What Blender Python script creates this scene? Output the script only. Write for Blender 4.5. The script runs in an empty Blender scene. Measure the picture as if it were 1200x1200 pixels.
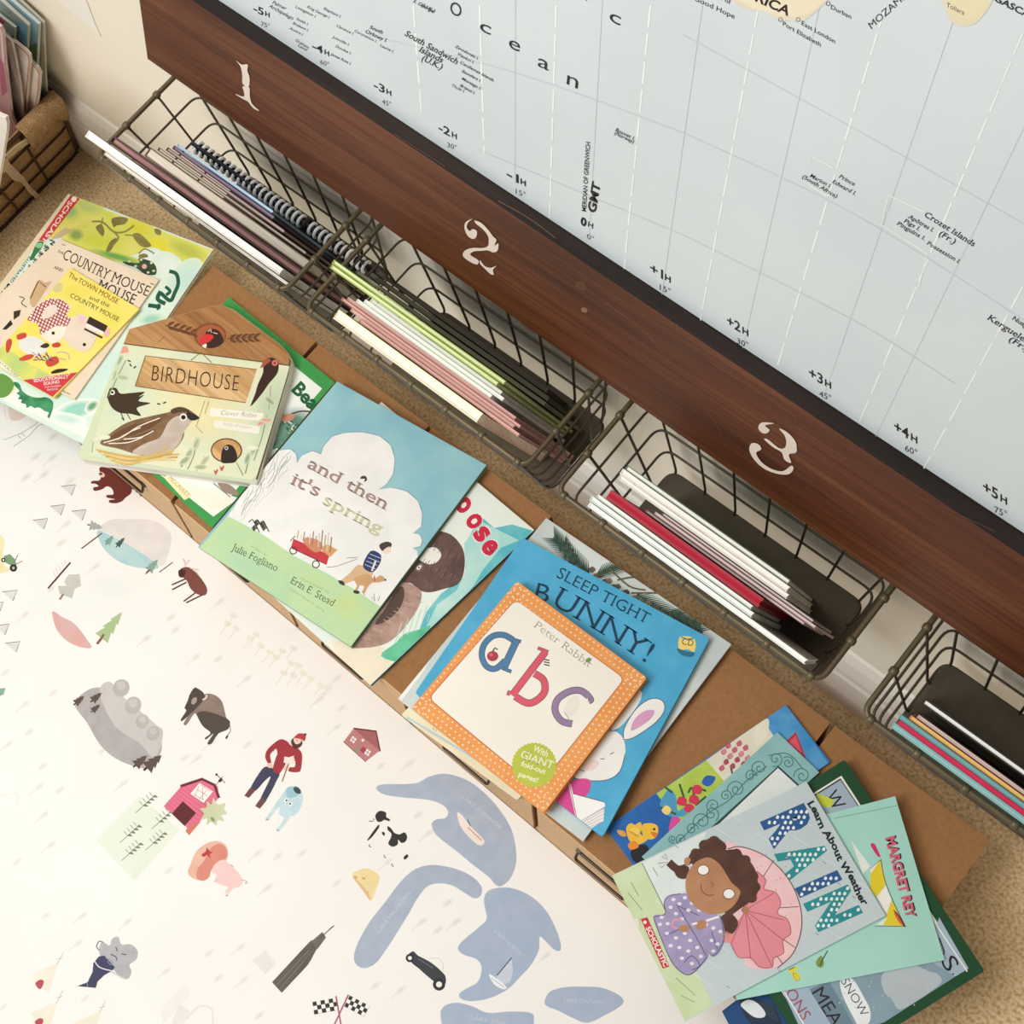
import bpy, math, random
import numpy as np
from mathutils import Vector
from mathutils.geometry import tessellate_polygon
random.seed(7)
SC = bpy.context.scene
COL = SC.collection

# ------------------------------------------------------------------ camera
RM = np.array([[0.75566817, 0.63796199, -0.1480149], [0.56546182, -0.74960461, -0.34409318], [-0.3304823, 0.17634464, -0.92719549]])
FOC = 1541.022
CH = 1.5                                   # lens height above the carpet, metres
cd = bpy.data.cameras.new('camera'); cam = bpy.data.objects.new('camera', cd); COL.objects.link(cam)
cd.sensor_fit = 'HORIZONTAL'; cd.sensor_width = 36; cd.lens = FOC / 1200 * 36
cd.clip_start = .02; cd.clip_end = 50
from mathutils import Matrix
M = Matrix([[RM[0][i], -RM[1][i], -RM[2][i], 0] for i in range(3)] + [[0, 0, 0, 1]])
cam.matrix_world = Matrix.Translation((0, 0, CH)) @ M
SC.camera = cam

# ------------------------------------------------------------------ light
W = bpy.data.worlds.new('room_light'); SC.world = W; W.use_nodes = True
bg = W.node_tree.nodes['Background']; bg.inputs[0].default_value = (1.0, .965, .915, 1); bg.inputs[1].default_value = .35
def area(name, loc, target, sx, sy, power, color):
    l = bpy.data.lights.new(name, 'AREA'); l.shape = 'RECTANGLE'; l.size = sx; l.size_y = sy; l.energy = power; l.color = color
    o = bpy.data.objects.new(name, l); COL.objects.link(o); o.location = loc
    d = Vector(target) - Vector(loc); o.rotation_euler = d.to_track_quat('-Z', 'Y').to_euler(); return o
area('window_daylight', (-.85, -1.0, 2.0), (-1.0, .2, .2), .9, .8, 24.5, (1, 1, .985))
area('ceiling_lamp', (-1.0, -.18, 2.45), (-1.0, .1, 0), 1.2, .6, 17, (1, .98, .94))
SC.view_settings.view_transform = 'Standard'; SC.view_settings.look = 'None'
SC.view_settings.gamma = 1; SC.view_settings.exposure = 0.0; SC.view_settings.use_curve_mapping = False
SC.cycles.max_bounces = 6; SC.cycles.transparent_max_bounces = 24

# ------------------------------------------------------------------ from a point of the photograph to a point of the room
def ray(px, py):
    v = np.array([(px - 600) / FOC, (py - 600) / FOC, 1.]); return RM.T @ v
def atz(px, py, z):
    r = ray(px, py); return Vector(r * ((z - CH) / r[2])) + Vector((0, 0, CH))
def aty(px, py, y):
    r = ray(px, py); return Vector(r * (y / r[1])) + Vector((0, 0, CH))

# ------------------------------------------------------------------ materials
def lin(h):
    h = h.lstrip('#'); v = [int(h[i:i + 2], 16) / 255 for i in (0, 2, 4)]
    return tuple(c / 12.92 if c <= .04045 else ((c + .055) / 1.055) ** 2.4 for c in v)
MATS = {}
def base_mat(key):
    m = bpy.data.materials.new(key); m.use_nodes = True
    nt = m.node_tree; b = nt.nodes['Principled BSDF']; return m, nt, b
def setspec(b, rough, spec):
    b.inputs['Roughness'].default_value = rough; b.inputs['Specular IOR Level'].default_value = spec
def noise_fac(nt, scale, detail=4, stretch=None, coord='Object'):
    tc = nt.nodes.new('ShaderNodeTexCoord'); n = nt.nodes.new('ShaderNodeTexNoise')
    n.inputs['Scale'].default_value = scale; n.inputs['Detail'].default_value = detail
    if stretch:
        mp = nt.nodes.new('ShaderNodeMapping'); mp.inputs['Scale'].default_value = stretch
        nt.links.new(tc.outputs[coord], mp.inputs[0]); nt.links.new(mp.outputs[0], n.inputs['Vector'])
    else: nt.links.new(tc.outputs[coord], n.inputs['Vector'])
    return n.outputs['Fac']
def ramp(nt, fac, stops):
    r = nt.nodes.new('ShaderNodeValToRGB'); e = r.color_ramp.elements
    while len(e) < len(stops): e.new(.5)
    for k, (p, c) in enumerate(stops): e[k].position = p; e[k].color = (*(lin(c) if isinstance(c, str) else c), 1)
    nt.links.new(fac, r.inputs[0]); return r.outputs[0]
def ink(c, c2=None, scale=28, rough=.55, spec=.25, lo=.38, hi=.62, ground=None):
    """printed ink: one colour with a slight mottling, or two colours run into each other"""
    key = 'ink_%s_%s_%s_%s_%s' % (c, c2, scale, rough, ground)
    if key in MATS: return MATS[key]
    m, nt, b = base_mat(key); setspec(b, rough, spec)
    a = lin(c); z = lin(c2) if c2 else tuple(min(1, x * .93) for x in a)
    out = ramp(nt, noise_fac(nt, scale, 6), [(lo, a), (hi, z)])
    if ground:                              # wet edge: the colour runs out into the paper
        at = nt.nodes.new('ShaderNodeAttribute'); at.attribute_name = 'fade'
        mx = nt.nodes.new('ShaderNodeMixRGB'); mx.inputs[1].default_value = (*lin(ground), 1)
        nt.links.new(at.outputs['Fac'], mx.inputs[0]); nt.links.new(out, mx.inputs[2]); out = mx.outputs[0]
    nt.links.new(out, b.inputs['Base Color'])
    MATS[key] = m; return m
def plain(c, rough=.6, spec=.3, metal=0, bump=0, bscale=200):
    key = 'plain_%s_%s_%s_%s_%s' % (c, rough, spec, metal, bump)
    if key in MATS: return MATS[key]
    m, nt, b = base_mat(key); setspec(b, rough, spec); b.inputs['Metallic'].default_value = metal
    a = lin(c); nt.links.new(ramp(nt, noise_fac(nt, bscale / 4, 4), [(.35, tuple(x * .92 for x in a)), (.65, tuple(min(1, x * 1.05) for x in a))]), b.inputs['Base Color'])
    if bump:
        bp = nt.nodes.new('ShaderNodeBump'); bp.inputs['Strength'].default_value = bump; bp.inputs['Distance'].default_value = .002
        nt.links.new(noise_fac(nt, bscale, 3), bp.inputs['Height']); nt.links.new(bp.outputs[0], b.inputs['Normal'])
    MATS[key] = m; return m
def pages_mat(c='#f3ead9', axis=2):
    key = 'pages_%s_%d' % (c, axis)
    if key in MATS: return MATS[key]
    m, nt, b = base_mat(key); setspec(b, .8, .1)
    st = [2, 2, 2]; st[axis] = 900
    a = lin(c); nt.links.new(ramp(nt, noise_fac(nt, 1, 2, st), [(.35, tuple(x * .72 for x in a)), (.6, a)]), b.inputs['Base Color'])
    MATS[key] = m; return m

# ------------------------------------------------------------------ mesh building
class MB:
    def __init__(s): s.v = []; s.f = []; s.m = []; s.mats = []; s.fade = []
    def mi(s, mat):
        if mat not in s.mats: s.mats.append(mat)
        return s.mats.index(mat)
    def add(s, vs, fs, mat, fade=None):
        o = len(s.v); s.v += [tuple(x) for x in vs]; i = s.mi(mat)
        s.fade += fade if fade else [1.] * len(vs)
        for f in fs: s.f.append([o + k for k in f]); s.m.append(i)
    def prism(s, poly, mat, dvec, matside=None):
        """closed polygon (3-D points) swept along dvec"""
        n = len(poly); p = [Vector(q) for q in poly]; d = Vector(dvec); q = [a + d for a in p]
        nrm = Vector((0, 0, 0))
        for i in range(n): nrm += p[i].cross(p[(i + 1) % n])
        if nrm.dot(d) > 0: p, q = q, p          # p lies on the far side of the sweep, q opposite
        tri = [list(t) for t in tessellate_polygon([p])]
        def fix(ts, pts, want):
            out = []
            for t in ts:
                a, b, c = (pts[k] for k in t)
                out.append(t if (b - a).cross(c - a).dot(want) > 0 else t[::-1])
            return out
        w = (p[0] - q[0])
        s.add(p, fix(tri, p, w), mat); s.add(q, fix(tri, q, -w), mat)
        side = []
        for i in range(n):
            j = (i + 1) % n; side.append([i, j, n + j, n + i])
        a, b, c = p[0], p[1], q[1]
        cen = sum(p, Vector()) / n
        if nrm.dot(w) > 0: side = [f[::-1] for f in side]
        s.add(p + q, side, matside or mat)
    def box(s, a, b, mat):
        x0, y0, z0 = a; x1, y1, z1 = b
        s.prism([(x0, y0, z0), (x1, y0, z0), (x1, y1, z0), (x0, y1, z0)], mat, (0, 0, z1 - z0))
    def tube(s, pts, r, mat, n=8, closed=False):
        P = [Vector(p) for p in pts]; N = len(P); rings = []; prev = None
        for i in range(N):
            if closed: t = P[(i + 1) % N] - P[i - 1]
            else: t = P[min(i + 1, N - 1)] - P[max(i - 1, 0)]
            t.normalize()
            if prev is None:
                u = t.cross(Vector((0, 0, 1)));
                if u.length < .1: u = t.cross(Vector((0, 1, 0)))
            else: u = prev - t * prev.dot(t)
            u.normalize(); prev = u; w = t.cross(u)
            rr = r[i] if isinstance(r, (list, tuple)) else r
            rings.append([P[i] + (u * math.cos(2 * math.pi * k / n) + w * math.sin(2 * math.pi * k / n)) * rr for k in range(n)])
        vs = [v for g in rings for v in g]; fs = []
        for i in range(N if closed else N - 1):
            j = (i + 1) % N
            for k in range(n):
                l = (k + 1) % n; fs.append([i * n + k, i * n + l, j * n + l, j * n + k])
        if not closed: fs.append(list(range(n))[::-1]); fs.append([(N - 1) * n + k for k in range(n)])
        s.add(vs, fs, mat)
    def build(s, name, parent=None, smooth=False):
        me = bpy.data.meshes.new(name); o = bpy.data.objects.new(name, me); COL.objects.link(o)
        off = Vector((0, 0, 0))
        if parent is not None: o.parent = parent; KIDS.append(o); off = ROOTS[parent.name]
        me.from_pydata([tuple(Vector(v) - off) for v in s.v], [], s.f)
        for m in s.mats: me.materials.append(m)
        me.polygons.foreach_set('material_index', s.m)
        if min(s.fade, default=1) < 1:
            at = me.attributes.new('fade', 'FLOAT', 'POINT'); at.data.foreach_set('value', s.fade)
        if smooth: me.polygons.foreach_set('use_smooth', [True] * len(s.f))
        me.update(); ROOTS[o.name] = off; return o
ROOTS = {}
def tag(o, label=None, cat=None, group=None, kind=None):
    if label: o['label'] = label
    if cat: o['category'] = cat
    if group: o['group'] = group
    if kind: o['kind'] = kind
    return o
def thing(name, loc, label, cat, group=None):
    o = bpy.data.objects.new(name, None); COL.objects.link(o); o.location = loc; o.empty_display_size = .02
    ROOTS[o.name] = Vector(loc); return tag(o, label, cat, group)
def copy_tree(o, parent=None):
    c = o.copy(); COL.objects.link(c)
    if parent: c.parent = parent
    for ch in [x for x in KIDS if x.parent == o]: copy_tree(ch, c)
    return c
KIDS = []
def fillet(pts, r, k=5, closed=True):
    P = [Vector(p) for p in pts]; n = len(P); out = []
    for i in range(n):
        if not closed and i in (0, n - 1): out.append(P[i]); continue
        a, b, c = P[i - 1], P[i], P[(i + 1) % n]
        u = (a - b); v = (c - b); q = min(r, u.length * .49, v.length * .49)
        s0 = b + u.normalized() * q; s1 = b + v.normalized() * q
        for t in range(k + 1):
            t /= k; out.append(s0 * (1 - t) ** 2 + b * 2 * t * (1 - t) + s1 * t * t)
    return out

# ------------------------------------------------------------------ printing on flat covers
TXT = {}
def glyphs(s, bold=0., shear=0., space=1.):
    key = (s, bold, shear, space)
    if key not in TXT:
        cu = bpy.data.curves.new('lettering', 'FONT'); cu.body = s; cu.offset = bold; cu.shear = shear; cu.space_character = space
        cu.resolution_u = 3; cu.fill_mode = 'FRONT'
        o = bpy.data.objects.new('lettering', cu); COL.objects.link(o)
        dg = bpy.context.evaluated_depsgraph_get(); e = o.evaluated_get(dg); me = e.to_mesh()
        v = [(p.co.x, p.co.y) for p in me.vertices]; f = [list(p.vertices) for p in me.polygons]
        cnt = {}
        for p in me.polygons:
            vs = list(p.vertices)
            for i in range(len(vs)):
                k = tuple(sorted((vs[i], vs[(i + 1) % len(vs)]))); cnt[k] = cnt.get(k, 0) + 1
        ed = [k for k, c in cnt.items() if c == 1]
        e.to_mesh_clear(); bpy.data.objects.remove(o); bpy.data.curves.remove(cu)
        TXT[key] = (v, f, ed)
    return TXT[key]
CAP = .69
class Art:
    """printing traced on one flat face; points are given in the photograph's pixels, or in a zoom frame of it"""
    def __init__(s, mb, unp, nrm): s.mb = mb; s.unp = unp; s.n = Vector(nrm); s.z = (0, 0, 1); s.L = 1; s.base = 4; s.boxes = []; s.bg = '#f3ede6'; s.f0 = len(mb.f)
    def zoom(s, *z): s.z = z; return s
    def up(s, k=1): s.L += k; return s
    def P(s, x, y):
        x0, y0, sc = s.z; return s.unp(x0 + x / sc, y0 + y / sc)
    def lay(s, w):
        """each print lies a hair above whatever was printed beneath it"""
        k = [abs(c) for c in s.n].index(max(abs(c) for c in s.n)); i, j = [a for a in (0, 1, 2) if a != k]
        b = (min(p[i] for p in w), min(p[j] for p in w), max(p[i] for p in w), max(p[j] for p in w))
        l = 1 + max([q[4] for q in s.boxes if q[0] < b[2] and q[2] > b[0] and q[1] < b[3] and q[3] > b[1]], default=s.base)
        s.boxes.append((*b, l)); return [p + s.n * (l * .00002) for p in w]
    def clip(s, hull):
        """trim the printing to the edges of its cover (convex outline, seen from above)"""
        mb = s.mb; H = [Vector(p) for p in hull]; c = sum(H, Vector()) / len(H); E = []
        for i in range(len(H)):
            a, b = H[i], H[(i + 1) % len(H)]
            if (b - a).length < 1e-5: continue
            n = Vector((-(b - a).y, (b - a).x, 0)).normalized()
            if n.dot(c - a) < 0: n = -n
            E.append((a + n * .0002, n))
        F, Mi = mb.f[:s.f0], mb.m[:s.f0]
        for f, m in zip(mb.f[s.f0:], mb.m[s.f0:]):
            ins = all(n.dot(Vector(mb.v[k]) - a) >= 0 for a, n in E for k in f)
            if ins: F.append(f); Mi.append(m); continue
            P = [(Vector(mb.v[k]), mb.fade[k]) for k in f]
            for a, n in E:
                Q = []
                for i in range(len(P)):
                    (p, fp), (q, fq) = P[i], P[(i + 1) % len(P)]; dp, dq = n.dot(p - a), n.dot(q - a)
                    if dp >= 0: Q.append((p, fp))
                    if dp * dq < 0: t = dp / (dp - dq); Q.append((p + (q - p) * t, fp + (fq - fp) * t))
                P = Q
                if len(P) < 3: break
            if len(P) < 3: continue
            o = len(mb.v); mb.v += [tuple(p) for p, _ in P]; mb.fade += [x for _, x in P]; F.append(list(range(o, o + len(P)))); Mi.append(m)
        mb.f, mb.m = F, Mi
        used = sorted({k for f in F for k in f}); ix = {k: i for i, k in enumerate(used)}
        mb.v = [mb.v[k] for k in used]; mb.fade = [mb.fade[k] for k in used]; mb.f = [[ix[k] for k in f] for f in F]
    def mat(s, c):
        if isinstance(c, str): return ink(c)
        if isinstance(c, tuple): return ink(c[0], c[1], *c[2:])
        return c
    def poly(s, c, pts, sm=0):
        if sm:
            P = pts; n = len(P); out = []
            for i in range(n):
                a, b, d, e = (np.array(P[(i + k) % n], float) for k in (-1, 0, 1, 2))
                for t in range(sm):
                    t /= sm; out.append(tuple(.5 * ((2 * b) + (-a + d) * t + (2 * a - 5 * b + 4 * d - e) * t * t + (-a + 3 * b - 3 * d + e) * t ** 3)))
            pts = out
        q = [Vector((x, y, 0)) for x, y in pts]; w = s.lay([s.P(x, y) for x, y in pts])
        fs = []
        for t in tessellate_polygon([q]):
            a, b, d = (w[k] for k in t); t = list(t)
            fs.append(t if (b - a).cross(d - a).dot(s.n) > 0 else t[::-1])
        s.mb.add(w, fs, s.mat(c)); return s
    def blob(s, c, pts): return s.poly(c, pts, 5)
    def hatch(s, c, poly, ang, gap, w):
        """parallel printed lines, cut to an outline"""
        a = math.radians(ang); u = np.array([math.cos(a), math.sin(a)]); n = np.array([-u[1], u[0]]); Q = [np.array(p, float) for p in poly]
        lo = min(q.dot(n) for q in Q); hi = max(q.dot(n) for q in Q); t = lo + gap / 2
        while t < hi:
            X = []
            for i in range(len(Q)):
                p, q = Q[i], Q[(i + 1) % len(Q)]; dp, dq = p.dot(n) - t, q.dot(n) - t
                if dp * dq < 0: k = dp / (dp - dq); X.append((p + (q - p) * k).dot(u))
            X.sort()
            for i in range(0, len(X) - 1, 2):
                if X[i + 1] - X[i] > w: s.line(c, [tuple(u * X[i] + n * t), tuple(u * X[i + 1] + n * t)], w)
            t += gap
        return s
    def ell(s, c, x, y, rx, ry=None, rot=0, n=20):
        ry = ry or rx; a = math.radians(rot); ca, sa = math.cos(a), math.sin(a)
        return s.poly(c, [(x + rx * math.cos(t) * ca - ry * math.sin(t) * sa, y + rx * math.cos(t) * sa + ry * math.sin(t) * ca) for t in (2 * math.pi * k / n for k in range(n))])
    def soft(s, c, x, y, rx, ry=None, rot=0, op=1, core=.35, n=20):
        ry = ry or rx; a = math.radians(rot); ca, sa = math.cos(a), math.sin(a); w = [s.P(x, y)]; fd = [op]
        for q, o in ((core, op), (1, 0.)):
            for k in range(n):
                t = 2 * math.pi * k / n; u = q * rx * math.cos(t); v = q * ry * math.sin(t)
                w.append(s.P(x + u * ca - v * sa, y + u * sa + v * ca)); fd.append(o)
        w = s.lay(w); fs = []
        for k in range(n):
            j = (k + 1) % n; fs.append([0, 1 + j, 1 + k]); fs.append([1 + k, 1 + j, 1 + n + j, 1 + n + k])
        a, b, d = (w[k] for k in fs[0])
        if (b - a).cross(d - a).dot(s.n) < 0: fs = [f[::-1] for f in fs]
        m = ink(c, ground=s.bg) if isinstance(c, str) else ink(c[0], c[1], *(c[2:] or (28,)), ground=s.bg)
        s.mb.add(w, fs, m, fd); return s
    def line(s, c, pts, w, sm=0, closed=False, taper=False):
        P = [np.array(p, float) for p in pts]; n = len(P)
        if sm:
            out = []
            rng = range(n if closed else n - 1)
            for i in rng:
                g = lambda k: P[k % n] if closed else P[max(0, min(n - 1, k))]
                a, b, d, e = g(i - 1), g(i), g(i + 1), g(i + 2)
                for t in range(sm):
                    t /= sm; out.append(.5 * ((2 * b) + (-a + d) * t + (2 * a - 5 * b + 4 * d - e) * t * t + (-a + 3 * b - 3 * d + e) * t ** 3))
            if not closed: out.append(P[-1])
            P = out; n = len(P)
        l = []; r = []
        for i in range(n):
            t = (P[(i + 1) % n] - P[i - 1]) if closed else (P[min(i + 1, n - 1)] - P[max(i - 1, 0)])
            t = t / (np.linalg.norm(t) + 1e-9); k = np.array([-t[1], t[0]]) * w / 2
            if taper: k = k * (1 - .8 * i / (n - 1))
            l.append(s.P(*(P[i] + k))); r.append(s.P(*(P[i] - k)))
        w_ = s.lay(l + r); l, r = w_[:n], w_[n:]; fs = []
        for i in range(n if closed else n - 1):
            j = (i + 1) % n; fs.append([i, j, n + j, n + i])
        a, b, d = (l + r)[fs[0][0]], (l + r)[fs[0][1]], (l + r)[fs[0][2]]
        if (b - a).cross(d - a).dot(s.n) < 0: fs = [f[::-1] for f in fs]
        s.mb.add(l + r, fs, s.mat(c)); return s
    def text(s, st, p0, p1, h, c, bold=0., shear=0., space=1., serif=0, up=None, arc=0, wave=0):
        v, f, ed = glyphs(st, bold, shear, space)
        if not v: return s
        x0 = min(a for a, b in v); x1 = max(a for a, b in v)
        p0 = np.array(p0, float); p1 = np.array(p1, float); d = p1 - p0; Ln = np.linalg.norm(d)
        u = d / (x1 - x0); n = np.array([d[1], -d[0]]) / Ln if up is None else np.array(up, float) / np.linalg.norm(up)
        q = n * h / CAP
        def pt(x, y):
            t = (x - x0) / (x1 - x0); return s.P(*(p0 + u * (x - x0) + q * y + n * (arc * 4 * t * (1 - t)) + n * wave * math.sin(t * 19)))
        w = [pt(*a) for a in v]; fs = list(f); s.last = [[p0 + u * (v[k][0] - x0) + q * v[k][1] for k in t] for t in f]
        if serif:
            hs = [0, .682, .449, .458, -.23]
            for i, j in ed:
                (ax, ay), (bx, by) = v[i], v[j]
                if abs(ay - by) < .012 and .04 < abs(ax - bx) < .17 and (min(abs(ay - k) for k in hs) < .02 + abs(bold) * 1.2):
                    a, b = min(ax, bx) - serif * 2.3, max(ax, bx) + serif * 2.3; sg = .042 if ay < .2 else -.042
                    k = len(w); w += [pt(a, ay), pt(b, ay), pt(b, ay + sg), pt(a, ay + sg)]; fs.append([k, k + 1, k + 2, k + 3])
        w = s.lay(w); out = []
        for t in fs:
            a, b, e = (w[k] for k in t[:3])
            out.append(t if (b - a).cross(e - a).dot(s.n) > 0 else t[::-1])
        s.mb.add(w, out, s.mat(c)); return s

# ================================================================== THE SETTING
YW = .348                                   # wall
def carpet_mat():
    m, nt, b = base_mat('carpet'); setspec(b, .95, .05)
    f = noise_fac(nt, 260, 5); c = ramp(nt, f, [(.3, '#bc9c6e'), (.5, '#e9cc9f'), (.7, '#fae6c2')])
    f2 = noise_fac(nt, 7, 3); mx = nt.nodes.new('ShaderNodeMixRGB'); mx.blend_type = 'MULTIPLY'; mx.inputs[0].default_value = .6
    nt.links.new(c, mx.inputs[1]); nt.links.new(ramp(nt, f2, [(.3, '#c8bfb0'), (.7, '#ffffff')]), mx.inputs[2]); nt.links.new(mx.outputs[0], b.inputs['Base Color'])
    bp = nt.nodes.new('ShaderNodeBump'); bp.inputs['Strength'].default_value = .4; bp.inputs['Distance'].default_value = .002
    nt.links.new(f, bp.inputs['Height']); nt.links.new(bp.outputs[0], b.inputs['Normal']); return m
mb = MB(); mb.box((-3.2, -2.2, -.05), (1.6, YW + .1, 0), carpet_mat()); tag(mb.build('floor'), kind='structure')
wallm = ink('#f3ead9', '#f1e8d7', 3, .85, .1)
mb = MB(); mb.box((-3.2, YW, 0), (1.6, YW + .1, 2.4), wallm); tag(mb.build('wall_back'), kind='structure')
mb = MB()
prof = [(YW, 0), (YW - .014, 0), (YW - .014, .105), (YW - .012, .112), (YW - .012, .125), (YW - .008, .15), (YW - .003, .165), (YW, .168)]
mb.prism([(-3.2, y, z) for y, z in prof], ink('#f6f0e5', '#f3ecdf', 3, .5, .35), (4.8, 0, 0)); tag(mb.build('baseboard_back'), kind='structure')

# ================================================================== THE WORLD MAP AND ITS BOARD
YB = .305; YM = .3165
def wood_mat(name, a, b_, c):
    m, nt, b = base_mat(name); setspec(b, .6, .25)
    f = noise_fac(nt, 1, 6, (3, 30, 30)); col = ramp(nt, f, [(.32, a), (.5, b_), (.68, c)])
    f2 = noise_fac(nt, 1, 2, (5, 160, 160)); mx = nt.nodes.new('ShaderNodeMixRGB'); mx.blend_type = 'MULTIPLY'; mx.inputs[0].default_value = .55
    nt.links.new(col, mx.inputs[1]); nt.links.new(ramp(nt, f2, [(.35, '#b09a8c'), (.6, '#ffffff')]), mx.inputs[2]); nt.links.new(mx.outputs[0], b.inputs['Base Color'])
    return m
woodm = wood_mat('stained_wood', '#4a2412', '#61341c', '#744529')
darkwood = wood_mat('dark_board_wood', '#1e1512', '#241a15', '#2c201a')  # darker wood for the board's top, underside and ends
board = thing('wooden_board', aty(600, 420, YB), 'long dark-stained wooden board with pale stencilled numerals under the world map', 'board')
mb = MB()
bl, br = aty(173, 69, YB), aty(1290, 858, YB); tr, tl = aty(1290, 713, YB), aty(157, -45, YB)
nrmY = (0, -1, 0); e = .004
mb.prism([bl, br, tr, tl], woodm, (0, YW - .0005 - YB, 0), darkwood)
a = Art(mb, lambda x, y: aty(x, y, YB), nrmY)
for pts, w in [([(220, 130), (262, 165), (285, 180)], 1.0), ([(300, 120), (360, 158)], 1.2), ([(905, 470), (1085, 585)], 1.2), ([(1000, 640), (1100, 750)], 1.6), ([(610, 560), (690, 600)], 1.0), ([(440, 260), (545, 325)], .8), ([(930, 600), (1010, 650)], 1.2)]:
    a.zoom(160, 0, 3).line('#75503a', pts, w, 6)
a.zoom(700, 300, 2.4)
for pts, w in [([(20, 130), (130, 210), (205, 300)], 1.2), ([(320, 300), (450, 380), (560, 455)], 1.4), ([(560, 480), (700, 570)], 1.2), ([(640, 670), (780, 770), (860, 840)], 1.0), ([(300, 420), (350, 500)], .8), ([(860, 650), (1100, 790)], .9), ([(960, 700), (1120, 775)], 1.0)]:
    a.line('#75503a', pts, w, 6)
a.zoom(400, 200, 3.4286)
a.ell('#5c3521', 962, 462, 22, 16, 30).up().ell('#8d6a55', 976, 560, 13, 10, 20).ell('#54301d', 962, 462, 10, 8); a.line('#75503a', [(630, 120), (760, 195), (860, 270)], 3, 6)
mb.build('board', board)
def stencil(mbx, fr, polys):
    A = Art(mbx, lambda x, y: aty(x, y, YB), nrmY); A.base = 30; A.zoom(*fr)
    for p in polys: A.blob('#e6d8cc', p)
mb = MB(); stencil(mb, (150, 50, 4), [[(510, 82), (535, 100), (563, 100), (562, 130), (572, 160), (568, 203), (540, 190), (538, 150), (530, 110)], [(540, 203), (570, 206), (574, 250), (585, 285), (618, 317), (590, 305), (565, 275), (535, 258), (505, 238), (545, 250), (545, 225)]])
mb.build('numeral_one', board)
mb = MB(); stencil(mb, (400, 200, 3.4286), [[(508, 200), (528, 192), (512, 205), (506, 225), (518, 240), (530, 232), (546, 240), (545, 262), (532, 272), (512, 262), (498, 235), (498, 212)], [(538, 198), (565, 208), (592, 235), (612, 262), (625, 275), (618, 298), (633, 290), (630, 318), (612, 326), (590, 318), (560, 320), (535, 322), (520, 335), (545, 352), (555, 362), (545, 375), (510, 358), (490, 338), (500, 318), (530, 308), (570, 308), (592, 298), (592, 262), (570, 232), (545, 212)], [(560, 358), (578, 380), (602, 388), (625, 380), (612, 395), (614, 415), (600, 412), (575, 388), (560, 372)]])
mb.build('numeral_two', board)
mb = MB(); stencil(mb, (640, 440, 2.857), [[(712, 172), (725, 155), (765, 158), (735, 165), (750, 180), (738, 192), (722, 188)], [(782, 175), (812, 190), (838, 222), (838, 255), (815, 262), (822, 290), (800, 280), (790, 255), (762, 238), (732, 212), (745, 212), (780, 240), (800, 240), (806, 222), (800, 198)], [(690, 225), (712, 228), (722, 245), (705, 258), (725, 290), (760, 312), (795, 318), (822, 300), (830, 310), (815, 328), (780, 328), (735, 312), (700, 282), (682, 248)], [(832, 248), (842, 246), (836, 258)]])
mb.build('numeral_three', board)

mb = MB()
mbl, mbr, mtr, mtl = (aty(*p, YM) for p in ((-90, -229), (1300, 691), (1500, -420), (100, -420)))
mz = min(mbl.z, mbr.z)
paper = ink('#d0d9dd', '#d5dfe2', 6, .5, .3)
mb.prism([mbl, mbr, Vector((mbr.x, YM, mbl.z + .75)), Vector((mbl.x, YM, mbl.z + .75))], paper, (0, YW - .0005 - YM, 0), plain('#d9dcd8'))
A = Art(mb, lambda x, y: aty(x, y, YM), nrmY)
# parallels and meridians
def mer(x, y, sl, dash, y1, y0=-60):
    f = lambda yy: (x + sl * (yy - y), yy)
    if dash:
        k = y0
        while k < y1: A.line('#f4f8f7', [f(k), f(min(k + 26, y1))], 1.9); k += 33
    else: A.line('#cad3d6', [f(y0), f(y1)], .8)
A.zoom(0, 0, 1)
for x, y, sl, d, y1 in [(562, 0, .03, 1, 180), (604, 0, -.002, 0, 215), (652, 0, -.03, 1, 255), (706, 0, -.055, 0, 275), (763, 0, -.10, 1, 315), (820, 30, -.14, 0, 345), (883, 40, -.185, 1, 390), (950, 55, -.225, 0, 410), (1028, 40, -.30, 1, 440), (1117, 25, -.345, 0, 460), (1197, 43, -.42, 1, 495), (484, 0, .075, 1, 130), (1226, 95, -.48, 0, 545), (1300, 150, -.545, 1, 560)]: mer(x, y, sl, d, y1)
for pts in [[(800, 40), (1000, 150), (1200, 262)], [(800, 155), (1000, 250), (1200, 375)], [(800, 275), (1000, 375), (1120, 450)], [(450, 45), (620, 90), (800, 155)], [(560, 175), (800, 275)]]: A.line('#cdd6d8', pts, .8, 6)
ink_k = '#1c1c20'
# hours along the foot
for t, q, x, y, an in [('-5', '75°', 297, 13, .45), ('-4', '60°', 366, 57, .5), ('-3', '45°', 438, 103, .5), ('-2', '30°', 514, 153, .52), ('-1', '15°', 594, 207, .55), ('+1', '15°', 762, 318, .6), ('+2', '30°', 852, 380, .6), ('+3', '45°', 948, 441, .6), ('+4', '60°', 1048, 504, .62), ('+5', '75°', 1152, 575, .62)]:
    s_ = 1 + (x - 297) / 900 * .5; w = 12 * s_
    A.text(t, (x, y), (x + w, y + w * an), 8.2 * s_, ink_k, bold=.02, up=(.0, -1))
    A.text('H', (x + w * 1.15, y + w * 1.15 * an - 1), (x + w * 1.6, y + w * 1.6 * an - 1), 5.4 * s_, ink_k, bold=.03, up=(.0, -1))
    A.text(q, (x + 9 * s_, y + 17 * s_), (x + 19 * s_, y + 17 * s_ + 10 * s_ * an * .7), 5.0 * s_, '#3a3a3e', up=(.0, -1))
A.text('0', (680, 262), (687, 266), 8.5, ink_k, bold=.05, up=(.15, -1)).text('H', (689, 265), (695, 268), 6, ink_k, bold=.02, up=(.1, -1)).text('0°', (688, 279), (696, 283), 5.5, '#3a3a3e', up=(0, -1))
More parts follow.
